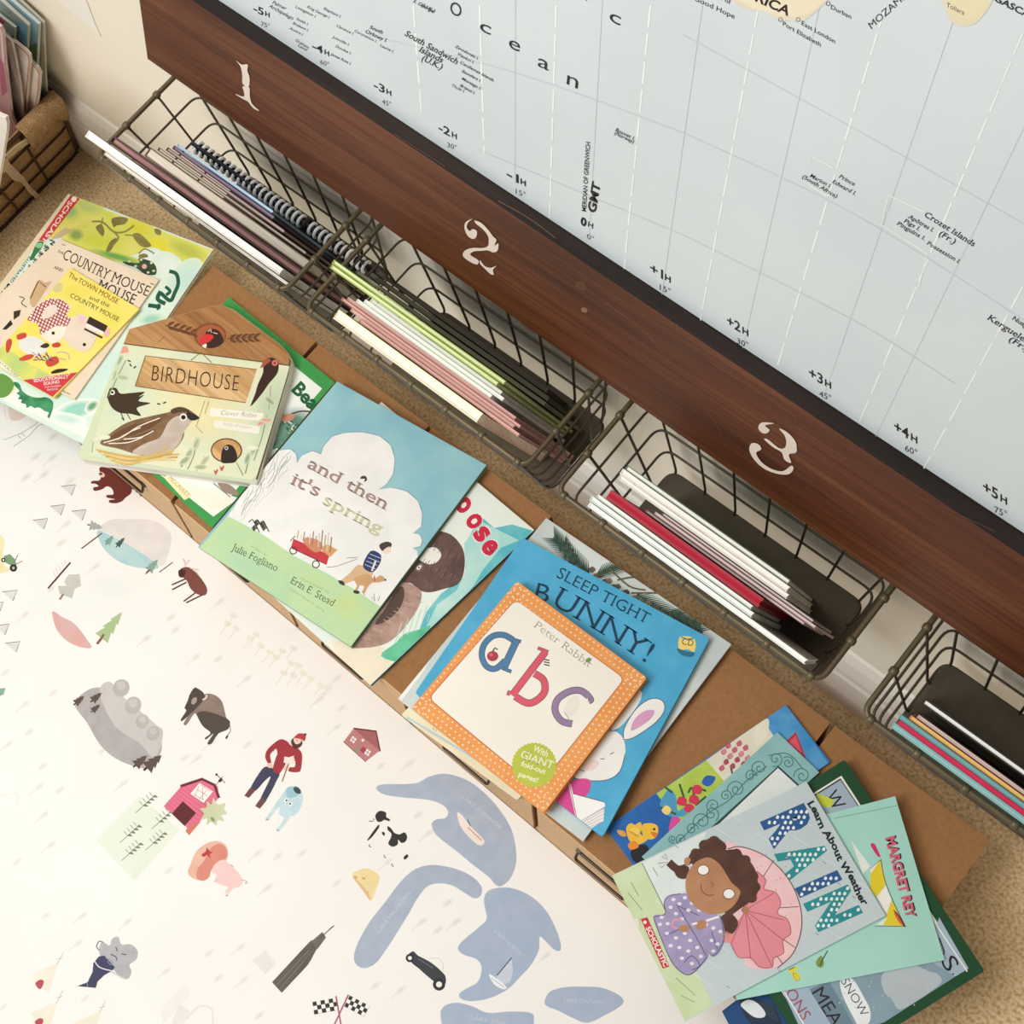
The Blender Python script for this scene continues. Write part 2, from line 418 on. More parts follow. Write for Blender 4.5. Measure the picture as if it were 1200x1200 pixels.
A.text('GMT', (698, 249), (704, 213), 9.5, ink_k, bold=.035, shear=.25).text('MERIDIAN OF GREENWICH', (687, 248), (692, 166), 5.2, ink_k, bold=.012, shear=.2)
# ocean lettering, one letter at a time along the curve
for ch, x, y, h in [('O', 527, 15, 15), ('c', 562, 35, 14), ('e', 596, 55, 15), ('a', 630, 77, 15), ('n', 664, 98, 16), ('c', 714, 24, 15)]:
    A.text(ch, (x, y), (x + 13, y + 6), h, '#26262a', up=(.12, -1))
A.text('i', (686, 0), (688, 1), 14, '#26262a', up=(.1, -1))
def place(s_, x, y, w, h, sl=.5, bold=.008, shear=.12, serif=.02, c='#1c1c20'):
    A.text(s_, (x, y), (x + w, y + w * sl), h, c, bold=bold, shear=shear, serif=serif)
for t in [('South Sandwich', 474, 41, 61, 6.6, .56), ('Islands', 491, 60, 27, 6.6, .5), ('(U.K.)', 494, 70, 23, 6.6, .5), ('South', 433, 33, 15, 4, .45), ('Orkney I.', 428, 38, 25, 4, .45), ('Prince', 983, 208, 18, 4.6, .55), ('Edward I.', 975, 214, 27, 4.6, .55), ('Marion I.', 949, 207, 24, 4.4, .55), ('(South Africa)', 940, 208, 40, 4.4, .6), ('Crozet Islands', 1083, 253, 58, 6.6, .62), ('(Fr.)', 1100, 275, 18, 6.4, .62), ('Apôtres I.', 1064, 255, 29, 5, .58), ('Pigs I.', 1059, 260, 18, 4.8, .58), ('Pinguins I.', 1051, 263, 32, 4.8, .58), ('Possession I.', 1086, 286, 38, 4.8, .6), ('Kerguelen', 1157, 374, 48, 7, .62), ('(Fr.)', 1182, 399, 22, 6.5, .62), ('Nuageuses', 1186, 374, 34, 5, .62)]:
    place(*t)
for t in [('Bouvet I.', 721, 153, 22, 4, .5), ('(Norway)', 720, 157, 22, 4, .5), ('Zavodovski I.', 533, 55, 27, 3.2, .55), ('Visokoi I.', 536, 64, 19, 3.2, .55), ('Candlemas Islands', 539, 74, 39, 3.2, .55), ('Saunders I.', 541, 84, 22, 3.2, .55), ('Montagu I.', 541, 93, 22, 3.2, .55), ('Bristol I.', 539, 101, 17, 3.2, .55), ('Thule I.', 529, 101, 15, 3.2, .5), ('Clarence I.', 394, 31, 20, 3, .5), ('Coronation I.', 415, 37, 26, 3, .5), ('Laurie I.', 445, 54, 16, 3, .5), ('Elephant I.', 379, 11, 20, 3.2, .5), ('King George I.', 360, 9, 26, 3.2, .5), ('Livingston I.', 346, 9, 24, 3.2, .5), ('Joinville I.', 389, 44, 20, 3, .5), ('Dundee I.', 393, 55, 18, 3, .5), ('James Ross I.', 387, 64, 24, 3, .5), ('Smith I.', 347, 23, 14, 3, .5), ('Brabant I.', 343, 28, 18, 3, .5), ('Anvers I.', 339, 34, 16, 3, .5), ('Graham', 346, 48, 15, 3.2, .6), ('Land', 349, 54, 10, 3.2, .6), ('Palmer', 319, 4, 16, 4, .5), ('Archipelago', 315, 8, 28, 4, .55), ('S. Georgia', 484, 2, 24, 4, .55), ('(U.K.)', 494, 7, 15, 4, .5)]:
    place(*t, serif=0)
# the tip of the continents at the upper edge
A.zoom(800, 0, 3); A.L = 3
A.blob('#e6dcc6', [(185, -20), (200, 20), (245, 35), (280, 35), (315, 55), (350, 70), (420, 72), (450, 55), (480, 30), (510, 0), (540, -40), (360, -60)])
A.blob('#e6dcc6', [(920, -20), (928, 40), (945, 75), (985, 92), (1030, 80), (1060, 50), (1085, 10), (1090, -40)])
A.up().blob('#efe4c9', [(205, -20), (230, 20), (330, 50), (420, 55), (470, 25), (500, -30)]).blob('#e9dfb8', [(935, -20), (945, 50), (985, 80), (1030, 65), (1070, 0)]); A.up()
A.text('AFRICA', (190, -28), (372, 55), 32, '#241c18', bold=.03)
for x, y in ((345, 68), (407, 68), (512, 12)): A.line('#3a3a3e', [(x + 7 * math.cos(t * .7), y + 7 * math.sin(t * .7)) for t in range(9)], 2, closed=True)
for t, p0, p1, h in [('East London', (418, 86), (535, 152), 15), ('Port Elizabeth', (352, 88), (485, 164), 15), ('Durban', (521, 30), (592, 66), 15), ('Good Hope', (40, 0), (182, 66), 17), ('Cape of', (90, -25), (168, 16), 16), ('Toliara', (928, 22), (990, 52), 16)]: A.text(t, p0, p1, h, '#2c2c30', up=(.15, -1))
A.text('MOZAMBIQUE', (665, 102), (860, -75), 24, '#3a3c44', shear=.1)
A.text('MADAGASCAR', (985, -55), (1240, 75), 22, '#2a2a2e', bold=.02)
for pts in ([(445, 570), (455, 550), (530, 590)], [(725, 685), (700, 790), (860, 890), (830, 1010)], [(725, 685), (850, 745)], [(445, 650), (510, 690)]): A.line('#f2f6f5', pts, 4)
wm = mb.build('wall_map'); tag(wm, 'large pale blue world map on the wall above the dark wooden board', 'map')

# ================================================================== THE ROW OF BROWN BOXES
HB = .10; BX0 = -1.028; BW = .1905
kraft = plain('#9c7048', .75, .15, 0, .12, 900)
steel = plain('#4a4038', .35, .5, .8); dark = plain('#1f1712', .6, .2)
names = ['brown storage box at the far left end of the row, under the mouse books',
         'brown storage box second from the left in the row, under the birdhouse-shaped book',
         'brown storage box third from the left in the row, under the white cloud book',
         'brown storage box fourth from the left in the row, under the orange alphabet book',
         'brown storage box fifth from the left, between the blue bunny book and rain book',
         'brown storage box at the right end of the row, beside bare carpet']
box0 = thing('storage_box', (BX0, 0, 0), names[0], 'box', 'row of brown storage boxes on the floor')
mb = MB(); g = .0028
mb.prism([(BX0 + g, y, z) for y, z in [(.0115, .0005), (.0275, HB - .002), (.0295, HB), (.29, HB), (.29, .0005)]], kraft, (BW - 2 * g, 0, 0)); mb.build('box_body', box0)
mb = MB(); mb.prism([(BX0 + g + .001, y, z) for y, z in [(.0103, .0008), (.0263, HB - .002), (.0275, HB - .002), (.0115, .0008)]], plain('#d9b48a', .7, .15, 0, .1, 900), (BW - 2 * g - .002, 0, 0)); lit_face = mb.build('lit_front_face', box0)  # added slab; light falling on the box front is put into its colour
mb = MB(); xc = BX0 + BW / 2
face = lambda z: .0103 + (z / HB) * .016 - .0012
loop = [(xc - .033, face(.074), .074), (xc + .033, face(.074), .074), (xc + .033, face(.06) - .006, .062), (xc - .033, face(.06) - .006, .062)]
mb.tube(fillet(loop, .004), .0017, steel, 8, True)
for q in (-1, 1): mb.box((xc + q * .033 - .003, face(.074) - .0015, .070), (xc + q * .033 + .003, face(.074) + .003, .078), steel)
mb.build('handle', lit_face, True)
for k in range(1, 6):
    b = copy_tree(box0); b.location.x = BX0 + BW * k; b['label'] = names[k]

# ================================================================== WIRE BASKETS
wire = plain('#4f4536', .45, .5, .35); rodm = plain('#62563f', .45, .5, .35)
BKW = .252; ZT = .527; ZB0 = .376; YF = .221; YBK = .337
bnames = ['bronze wire book basket under the numeral one, filled with spiral notebooks and old books', 'bronze wire book basket under the numeral two, holding cream, pink and lime green books', 'bronze wire book basket under the numeral three, holding white books and one red book', 'bronze wire book basket at the right edge, holding teal, crimson and yellow books']
bk0 = thing('wire_basket', (-.893, .28, ZB0), bnames[0], 'basket', 'wire book baskets on the wall under the board')
def rect(t, x0):                            # t = 0 at the rim, 1 at the foot
    i = .021 * t; f = YF + .03 * t
    return x0 + i, x0 + BKW - i, f, YBK - .003 * t, ZT + (ZB0 - ZT) * t
bx = -.893
x0, x1, y0, y1, z = rect(0, bx); mb = MB(); mb.tube(fillet([(x0, y0, z), (x1, y0, z), (x1, y1, z), (x0, y1, z)], .01), .0024, rodm, 8, True); mb.build('rim', bk0, True)
for t in (.22, .46, .72, 1.0):
    x0, x1, y0, y1, z = rect(t, bx); mb = MB(); mb.tube(fillet([(x0, y0, z), (x1, y0, z), (x1, y1, z), (x0, y1, z)], .012), .0012, wire, 6, True); mb.build('ring_wire', bk0, True)
def coil(mb, p, d):
    p = Vector(p); d = Vector(d) * .0028; mb.tube([p - d, p - d * .5, p + d * .5, p + d], [.0031, .0037, .0037, .0031], rodm, 8)
a0 = rect(0, bx); a1 = rect(1, bx)
for k in range(7):
    f = .03 + .94 * k / 6; xt = a0[0] + (a0[1] - a0[0]) * f; xb = a1[0] + (a1[1] - a1[0]) * f
    mb = MB(); mb.tube(fillet([(xt, a0[2], ZT), (xb, a1[2], ZB0), (xb, a1[3], ZB0), (xt, a0[3], ZT)], .01, 4, False), .0013, wire, 6)
    coil(mb, (xt, a0[2], ZT), (1, 0, 0)); coil(mb, (xt, a0[3], ZT), (1, 0, 0)); mb.build('cross_wire', bk0, True)
for k in range(2):
    f = .34 + .36 * k; yt = a0[2] + (a0[3] - a0[2]) * f; yb = a1[2] + (a1[3] - a1[2]) * f
    mb = MB(); mb.tube(fillet([(a0[0], yt, ZT), (a1[0], yb, ZB0), (a1[1], yb, ZB0), (a0[1], yt, ZT)], .01, 4, False), .0013, wire, 6)
    coil(mb, (a0[0], yt, ZT), (0, 1, 0)); coil(mb, (a0[1], yt, ZT), (0, 1, 0)); mb.build('long_wire', bk0, True)
mb = MB(); mb.prism(fillet([(a1[0] + .001, a1[2] + .001, ZB0 + .0015), (a1[1] - .001, a1[2] + .001, ZB0 + .0015), (a1[1] - .001, a1[3] - .001, ZB0 + .0015), (a1[0] + .001, a1[3] - .001, ZB0 + .0015)], .01), plain('#5a5244', .7, .2), (0, 0, .002)); mb.build('bottom_tray', bk0)
for k, x in enumerate((-.615, -.330, -.041)):
    b = copy_tree(bk0); b.location.x = x; b['label'] = bnames[k + 1]

# ================================================================== THE PICTURE MAP MAT
mb = MB(); matm = ink('#f1eeea', '#eeeae5', 5, .65, .2)
MT = .003
mb.box((-1.75, -1.05, .0002), (.02, .0098, MT), matm)
A = Art(mb, lambda x, y: atz(x, y, MT), (0, 0, 1)); A.bg = '#efece7'
mb2 = mb
lake = ('#aab4c4', '#a3aec0', 60); lake2 = ('#9fb0c6', '#a9b3c6', 60)
# small prints of leaves scattered all over
A.zoom(0, 0, 1)
fp = [(42, 535), (62, 536), (62, 512), (52, 556), (82, 564), (78, 614), (72, 636), (112, 664), (232, 560), (258, 705), (200, 724), (172, 748), (206, 738), (230, 770), (256, 772), (290, 795), (62, 812), (30, 825), (34, 858), (10, 872), (50, 898), (46, 922), (70, 926), (52, 955), (6, 788), (232, 888), (217, 888), (145, 918), (290, 873), (92, 1105), (54, 1073), (97, 1073), (100, 1170), (195, 1138), (245, 1117), (282, 1110), (256, 1146), (286, 1148), (304, 1190), (302, 1000), (326, 1003), (314, 1040), (198, 1020), (378, 815), (400, 830), (395, 852), (446, 898), (480, 895), (490, 955), (503, 976), (525, 1058), (495, 1080), (513, 1090), (535, 1080), (440, 1155), (470, 1160), (354, 1000), (374, 820), (4, 1180), (340, 870), (330, 885), (248, 870), (246, 832), (395, 795), (30, 560), (640, 1120), (600, 1150), (455, 1010), (395, 1035), (150, 1080), (20, 1010), (60, 990), (120, 880), (30, 720), (60, 690)]
for i, (x, y) in enumerate(fp):
    A.soft('#b5ada4', x, y, 9, 3.8, -38, .3, .3, 10)
    if i % 2: A.line('#ddd8d2', [(x - 12, y + 10), (x - 4, y + 3)], .7)
A.up()
# two faint hills and pale washes
A.zoom(0, 500, 3.4286)
A.blob(('#dcd6d2', '#e3ddd8', 60), [(395, 415), (440, 375), (520, 372), (600, 375), (660, 400), (688, 440), (680, 500), (650, 560), (600, 530), (520, 480), (440, 430)]).up()
A.soft('#dfe6e2', 440, 650, 120, 70, 0, .45).up()
A.blob(('#a9cdd0', '#b8d4d3', 40), [(390, 420), (430, 430), (480, 455), (540, 490), (600, 530), (640, 565), (600, 570), (545, 565), (490, 548), (440, 515), (405, 470)]).up()
def fir(x, y, h, w, ang, c, trunk):
    a = math.radians(ang); ux, uy = math.cos(a), math.sin(a); vx, vy = -uy, ux
    q = lambda s, t: (x + ux * s * h + vx * t * w, y + uy * s * h + vy * t * w)
    A.line(trunk, [q(-.22, 0), q(.2, 0)], w * .16)
    A.poly(c, [q(.0, -.5), q(.32, -.25), q(.3, -.42), q(.62, -.17), q(.6, -.3), q(1, 0), q(.6, .3), q(.62, .17), q(.3, .42), q(.32, .25), q(0, .5)])
fir(362, 396, 52, 42, 12, '#a4ada6', '#8b7a68'); fir(430, 468, 40, 30, -50, '#7f9f95', '#6b5a50'); fir(472, 478, 44, 26, -48, '#46584f', '#3e3430'); fir(597, 578, 58, 40, -50, '#8ea79a', '#6b4038')
A.line('#6e4338', [(327, 490), (410, 428)], 5).line('#6e4338', [(640, 585), (694, 545)], 4).line('#6e4338', [(585, 592), (605, 575)], 4)
A.line('#5c2f30', [(193, 650), (283, 546)], 7)
for k in range(5): A.line('#d5c4bd', [(225 + k * 10, 606 - k * 13), (212 + k * 12, 578 - k * 11)], 2)
A.poly('#c5c4bb', [(232, 640), (268, 640), (258, 622), (275, 595), (320, 592), (325, 640), (300, 652), (290, 690), (262, 680), (240, 672)]).line('#8f7a70', [(240, 695), (255, 672)], 8)
fir(408, 850, 135, 64, -52, '#aac18e', '#8a5a44')
A.up().line('#8a5a44', [(396, 866), (418, 834)], 9)
A.blob(('#d9a6a0', '#d3b0ac', 60), [(212, 742), (250, 765), (290, 785), (320, 815), (345, 850), (368, 888), (320, 885), (270, 862), (232, 822), (215, 780)])
# bear
br_ = '#6a2c22'
A.blob(br_, [(400, 165), (430, 165), (460, 180), (495, 200), (525, 232), (528, 265), (505, 285), (490, 300), (465, 308), (440, 305), (440, 295), (462, 292), (430, 285), (430, 275), (455, 272), (450, 250), (430, 240), (410, 252), (380, 258), (375, 245), (395, 240), (385, 230), (366, 228), (372, 218), (398, 216), (405, 200)]).up().ell('#e8c9ba', 408, 193, 14, 10, 30).ell(br_, 405, 190, 7, 5)
for k in range(4): A.line('#54382c', [(440 + k * 20, 172 + k * 3), (520 + k * 16, 238 + k * 14)], 5 if k % 2 else 3)
# moose
mo = '#7c463c'
A.blob(mo, [(716, 590), (722, 575), (740, 565), (765, 568), (800, 600), (828, 640), (832, 665), (820, 678), (790, 672), (765, 650), (752, 622), (738, 608), (722, 605)])
for l in ([(745, 612), (690, 636)], [(750, 625), (692, 655)], [(785, 668), (738, 702)], [(815, 675), (748, 708)]): A.line('#5c3029', l, 6)
A.up().blob('#42241e', [(716, 582), (728, 574), (745, 578), (742, 598), (726, 604)])
for l in ([(745, 565), (742, 535)], [(748, 555), (762, 535)], [(745, 550), (735, 530)], [(765, 570), (800, 575)], [(785, 578), (800, 600)]): A.line('#d9b9ad', l, 4)
# triangular tents
for x, y in [(245, 240), (202, 320), (288, 340), (133, 376), (10, 664), (-45, 712), (-22, 800), (22, 870)]:
    A.poly('#dcd9d8', [(x, y), (x + 58, y - 7), (x + 40, y + 36)]).up().line('#75706f', [(x, y), (x + 59, y - 7), (x + 42, y + 36)], 3).up(-1)
# tractor at the left edge
A.blob(('#e3d7a0', '#e9e0b6'), [(-30, 430), (8, 440), (18, 470), (10, 520), (20, 560), (45, 575), (0, 590), (-40, 580)]).up().poly('#7c9a74', [(15, 520), (40, 512), (62, 535), (66, 560), (40, 556), (20, 545)]).ell('#2a2522', 54, 568, 15).ell('#2a2522', 14, 536, 9).up().ell('#b8b0a0', 54, 568, 6).ell('#efe9e0', 14, 536, 4).line('#5c6a52', [(60, 540), (72, 515)], 3).line('#5c6a52', [(60, 555), (90, 540)], 3)
A.poly('#8aa79a', [(-5, 1052), (22, 1050), (15, 1075), (-5, 1085)])
# pale corn rows
for i, (x, y) in enumerate([(915, 790), (950, 810), (1005, 850), (1030, 835), (1050, 880), (1085, 905), (1110, 925), (1135, 900), (1140, 990), (1170, 950), (1180, 1000), (940, 760), (1200, 960), (1220, 990), (1250, 1010), (1290, 1040), (1320, 1050), (1180, 890)]):
    for d in (-8, 0, 8): A.soft('#d9d2b2', x + d, y + d * .6, 14, 6, -60, .6, .3, 8)
    A.line('#ddd6bd', [(x - 30, y + 45), (x, y)], 2)
# grey rocks with rounded boulders, pines at its foot
A.zoom(0, 700, 3.4286); yo = 685.7
s_ = lambda pts: [(x, y - yo) for x, y in pts]
A.blob(('#a9a3a1', '#b1abab', 90), s_([(300, 1115), (350, 1060), (405, 1050), (420, 1090), (500, 1120), (545, 1150), (590, 1190), (640, 1240), (650, 1290), (635, 1330), (600, 1370), (540, 1365), (460, 1330), (400, 1275), (350, 1190)])).up()
A.blob('#c9c3c1', s_([(400, 1060), (440, 1025), (500, 1090), (560, 1140), (630, 1200), (655, 1225), (640, 1300), (615, 1330), (560, 1270), (480, 1220), (430, 1150)])).up()
for x, y, rx, ry in [(487, 1050, 33, 36), (535, 1120, 32, 36), (572, 1185, 26, 30), (615, 1232, 26, 30)]:
    A.ell('#b8b2b0', x, y - yo, rx, ry, 25).blob('#c6c0bd', s_([(x - rx * .6, y - ry * .5), (x + rx * .3, y - ry * .7), (x + rx * .5, y), (x - rx * .2, y + ry * .2)]))
A.up(2)
for x, y, h in [(303, 1112, 46), (372, 1100, 48), (372, 1142, 40), (545, 1360, 60), (590, 1370, 78)]: fir(x, y - yo, h, h * .75, -40, '#5c4a42', '#3a302c')
# bison
A.zoom(200, 700, 4.2857)
A.blob(('#8f7a70', '#857067', 90), [(165, 490), (215, 488), (255, 520), (272, 575), (280, 605), (298, 625), (290, 660), (260, 675), (230, 682), (190, 665), (160, 640), (135, 600), (118, 585), (80, 640), (66, 632), (92, 590), (130, 550)]).up()
A.blob('#4b3f38', [(95, 490), (115, 458), (130, 455), (165, 480), (168, 510), (140, 545), (105, 580), (60, 620), (52, 612), (78, 570), (70, 555), (85, 520)])
A.blob('#4f433c', [(132, 585), (165, 572), (200, 578), (240, 590), (280, 608), (298, 628), (288, 662), (240, 685), (205, 735), (185, 732), (215, 685), (180, 712), (172, 706), (200, 680), (160, 645)]).up()
A.ell('#a8988c', 118, 520, 12, 20, 30).line('#e0d3c6', [(160, 515), (178, 505), (180, 490)], 8, 4).line('#4f433c', [(296, 640), (300, 670), (285, 695)], 3, 4).ell('#3a302c', 282, 702, 5, 11, 30)
# lumberjack in a red checked shirt, pale blue ox
sk = '#edc9b5'; red = '#b8353f'
A.blob('#3d3a56', [(480, 850), (545, 880), (530, 925), (500, 985), (470, 1030), (448, 1020), (490, 930), (500, 900), (470, 925), (428, 970), (400, 962), (440, 890)])
A.poly('#6b4440', [(400, 955), (428, 968), (392, 1008), (370, 996)]).poly('#6b4440', [(455, 1005), (482, 1020), (448, 1062), (424, 1048)]).up()
A.blob(red, [(545, 715), (580, 720), (605, 745), (640, 760), (660, 790), (655, 860), (640, 878), (595, 875), (598, 855), (625, 850), (622, 810), (600, 800), (570, 850), (545, 885), (515, 870), (520, 830), (535, 790), (530, 760), (500, 790), (505, 830), (490, 835), (475, 800), (490, 760)]).up()
shirt = [(545, 715), (580, 720), (605, 745), (640, 760), (660, 790), (655, 860), (640, 878), (595, 875), (598, 855), (625, 850), (622, 810), (600, 800), (570, 850), (545, 885), (515, 870), (520, 830), (535, 790), (530, 760), (500, 790), (505, 830), (490, 835), (475, 800), (490, 760)]
A.hatch('#7e2230', shirt, 24, 13, 2.2).hatch('#7e2230', shirt, 114, 13, 2.2)
A.blob('#5a2a24', [(608, 715), (640, 700), (662, 730), (650, 752), (628, 760), (610, 745)]).blob(sk, [(618, 712), (648, 705), (655, 728), (630, 738)]).up().blob(red, [(622, 705), (640, 686), (662, 684), (678, 695), (672, 722), (655, 712)]).ell('#5a1f2c', 676, 689, 6).line('#3a1a18', [(632, 718), (637, 722)], 3).line('#3a1a18', [(622, 738), (634, 744)], 5)
A.ell(sk, 498, 845, 15, 12, 30).ell(sk, 582, 858, 15, 12, -20).poly('#efe4da', [(568, 830), (572, 800), (600, 805), (620, 795), (618, 832), (595, 842)]).line('#a06a48', [(592, 835), (560, 925)], 5)
bl_ = ('#b9d3dc', '#c6dce2', 90)
A.blob(bl_, [(580, 965), (620, 950), (650, 970), (665, 1000), (655, 1050), (625, 1095), (600, 1100), (590, 1120), (545, 1172), (532, 1166), (570, 1110), (545, 1090), (545, 1050), (490, 1118), (478, 1112), (525, 1040), (560, 990)]).up().blob('#9cc3d0', [(580, 962), (615, 950), (645, 975), (630, 1000), (590, 1005)])
A.ell('#8fb6c4', 632, 965, 20, 14, 40).ell('#3b474a', 636, 970, 22, 14, 40).ell('#fbf8f2', 580, 1020, 10).ell('#fbf8f2', 602, 1038, 10).up().ell('#26262a', 582, 1020, 5).ell('#26262a', 600, 1037, 5).line('#7d979f', [(478, 1112), (492, 1120)], 4).line('#7d979f', [(530, 1166), (546, 1174)], 4)
# small red house
A.poly('#c07f7e', [(868, 725), (918, 660), (1050, 770), (980, 825)]).up().poly('#a5605f', [(918, 660), (1030, 672), (1052, 772)]).line('#5e1f28', [(918, 658), (1032, 672), (1052, 774)], 7).line('#8e4a4c', [(868, 725), (980, 826)], 4)
for k in range(6): A.line('#9c5a5c', [(880 + k * 9, 712 - k * 10), (985 + k * 11, 815 - k * 9)], 1.5)
for x, y in ((916, 714), (988, 778)): A.poly('#f3e9df', [(x - 16, y + 6), (x - 2, y - 18), (x + 18, y - 4), (x + 4, y + 20)]); A.up().line('#5a3a3a', [(x - 8, y - 6), (x + 10, y + 8)], 2.5).line('#5a3a3a', [(x + 8, y - 10), (x - 6, y + 12)], 2.5); A.up(-1)
A.up().poly('#9d8a78', [(920, 770), (942, 740), (955, 752), (935, 782)]).poly('#a04050', [(950, 770), (965, 748), (985, 762), (968, 785)]).ell('#f3e9df', 965, 718, 7)
# barn and its field
A.zoom(0, 850, 3.4286)
A.poly(('#e3e8d8', '#dfe5d6'), [(385, 462), (560, 285), (720, 420), (540, 625)]).up()
for x, y in [(545, 352), (482, 472), (610, 416), (488, 544), (585, 502)]:
    A.line('#6f7560', [(x, y), (x + 80, y - 72)], 2.5)
    for k in range(4):
        for d in (-1, 1): A.blob('#77805f', [(x + 30 + k * 13, y - 28 - k * 12), (x + 30 + k * 13 + d * 12 - 4, y - 42 - k * 12 + d * 6), (x + 36 + k * 13 + d * 14, y - 34 - k * 12 + d * 8)])
A.up().poly('#e0708a', [(658, 325), (728, 245), (812, 215), (875, 245), (880, 290), (760, 440), (745, 425), (752, 412)]).up()
for k in range(8): A.line('#c25672', [(670 + k * 9, 312 - k * 10), (772 + k * 12, 405 - k * 12)], 2)
A.line('#6e2030', [(725, 245), (812, 216), (862, 240), (880, 292)], 11).poly('#5e1a1c', [(690, 355), (735, 305), (788, 352), (742, 405)]).poly('#faf4ee', [(765, 275), (802, 232), (856, 266), (818, 312)]).up()
for l in ([(775, 275), (818, 300)], [(808, 240), (846, 266)], [(792, 258), (834, 284)], [(800, 245), (780, 290)], [(830, 262), (800, 298)], [(815, 250), (815, 300)]): A.line('#d7a0a8', l, 3)
A.line('#3a302c', [(868, 195), (905, 232)], 3).line('#3a302c', [(868, 240), (895, 205)], 2).ell('#3a302c', 870, 198, 5).poly('#d2795e', [(745, 425), (775, 398), (808, 385), (760, 442)]).blob('#3a302c', [(880, 218), (892, 212), (890, 226), (878, 228)])
A.blob('#cdd0ab', [(858, 292), (875, 318), (905, 312), (900, 335), (912, 355), (890, 362), (900, 385), (875, 380), (868, 402), (850, 388), (830, 400), (832, 375), (808, 378), (820, 355), (805, 335), (830, 330), (832, 305), (850, 318)]).up().ell('#8f9a70', 855, 378, 6, 12, -40)
# ham and pig
A.blob(('#e5b9a4', '#e0ad98'), [(765, 560), (790, 505), (840, 470), (885, 467), (912, 490), (915, 530), (890, 560), (850, 575), (830, 610), (800, 622), (768, 610), (755, 590)]).up().blob('#d98877', [(820, 545), (840, 500), (880, 475), (908, 495), (910, 530), (880, 555), (850, 580), (840, 610), (815, 625), (790, 612), (795, 575)]).up().poly('#b9353a', [(808, 520), (826, 508), (832, 490), (842, 506), (856, 510), (842, 518), (846, 535), (832, 520), (818, 530)])
A.blob(('#efcdc9', '#ecc5c2'), [(862, 560), (895, 540), (930, 565), (965, 600), (975, 630), (960, 650), (938, 655), (915, 680), (905, 668), (915, 650), (885, 640), (862, 625), (870, 600), (850, 590)]).up().line('#c9a5a0', [(970, 622), (990, 625), (985, 635), (998, 632)], 3, 4).line('#d4b2ab', [(858, 628), (878, 622)], 3).line('#8d6a66', [(915, 682), (908, 685)], 4).line('#cfa19c', [(925, 560), (938, 568)], 3)
# storm cloud with a twister
A.blob(('#a9a8ac', '#b2b1b4', 90), [(398, 905), (410, 870), (440, 885), (450, 858), (475, 850), (488, 880), (525, 880), (552, 905), (548, 940), (520, 962), (528, 990), (515, 1018), (485, 1012), (450, 975), (410, 935)]).up()
A.line('#8a888c', [(402, 905), (388, 890), (398, 868), (415, 872)], 5, 5).line('#c9c8ca', [(440, 985), (475, 1005), (500, 1018)], 6)
A.poly('#3b3c5c', [(398, 928), (420, 925), (462, 972), (452, 985), (418, 1005), (392, 1030), (385, 1055), (310, 1048), (352, 1032), (372, 990), (375, 955)]).up().line('#e6e4e8', [(378, 942), (400, 972), (455, 988)], 4, 4).line('#8f90a8', [(425, 935), (448, 945), (452, 962), (440, 958), (432, 945)], 3, 4).line('#8f90a8', [(350, 1032), (352, 1052)], 3)
for l in ([(445, 920), (465, 930), (470, 945)], [(465, 890), (472, 908)], [(488, 918), (508, 922)]): A.line('#4a484e', l, 4, 3)
# tipis
for x, y in [(130, 1000), (128, 1155), (300, 1195)]:
    A.poly('#ece4d2', [(x, y), (x + 105, y - 48), (x + 65, y + 72), (x + 10, y + 45)]).line('#b9aca0', [(x + 100, y - 40), (x + 125, y - 90)], 2).line('#b9aca0', [(x + 98, y - 60), (x + 122, y - 66)], 2).up().blob('#b54a58', [(x + 12, y + 38), (x + 30, y + 22), (x + 46, y + 28), (x + 40, y + 50), (x + 28, y + 60)]); A.up(-1)
# faint shapes along the lower edge
A.poly('#e9e4df', [(1015, 945), (1065, 900), (1110, 960), (1065, 1000)]).poly('#ece7e3', [(640, 1140), (740, 1040), (765, 1080), (660, 1195)]).poly('#e6e1dc', [(705, 1150), (725, 1120), (765, 1150), (740, 1195), (690, 1205)]).line('#dedad5', [(750, 1180), (800, 1130), (850, 1140), (855, 1200)], 6, 5)
A.line('#efd9d3', [(0, 285), (60, 275), (75, 300), (60, 330)], 2, 4)
# tower
A.zoom(350, 850, 3.4286)
A.poly('#5e564d', [(-107, 1032), (15, 900), (52, 862), (58, 870), (72, 858), (70, 885), (85, 875), (48, 945), (35, 965), (-68, 1075)]).poly('#6b635a', [(52, 868), (95, 830), (110, 852), (75, 900)]).line('#3d3732', [(100, 842), (143, 804)], 3.5).line('#3d3732', [(85, 858), (135, 808)], 2).up().line('#3f3933', [(0, 1000), (60, 890)], 2).line('#8a8278', [(-90, 1045), (40, 905)], 2).line('#8a8278', [(-75, 1060), (60, 900)], 1.5)
# racing flags
for q, (x, y, dx, dy) in enumerate([(55, 1112, 98, -18), (205, 1085, 80, 42)]):
    nx, ny = (8, 50) if q == 0 else (-22, 44)
    A.poly('#2a2725', [(x, y), (x + dx, y + dy), (x + dx + nx, y + dy + ny), (x + nx, y + ny)]); A.up()
    for i in range(6):
        for j in range(3):
            if (i + j) % 2: A.poly('#f4f0ea', [(x + dx * (i + a) / 6 + nx * (j + b) / 3, y + dy * (i + a) / 6 + ny * (j + b) / 3) for a, b in ((0, 0), (.95, 0), (.95, .95), (0, .95))])
    A.up(-1)
A.line('#b0546c', [(150, 1088), (172, 1215)], 6).line('#b0546c', [(200, 1082), (140, 1210)], 6)
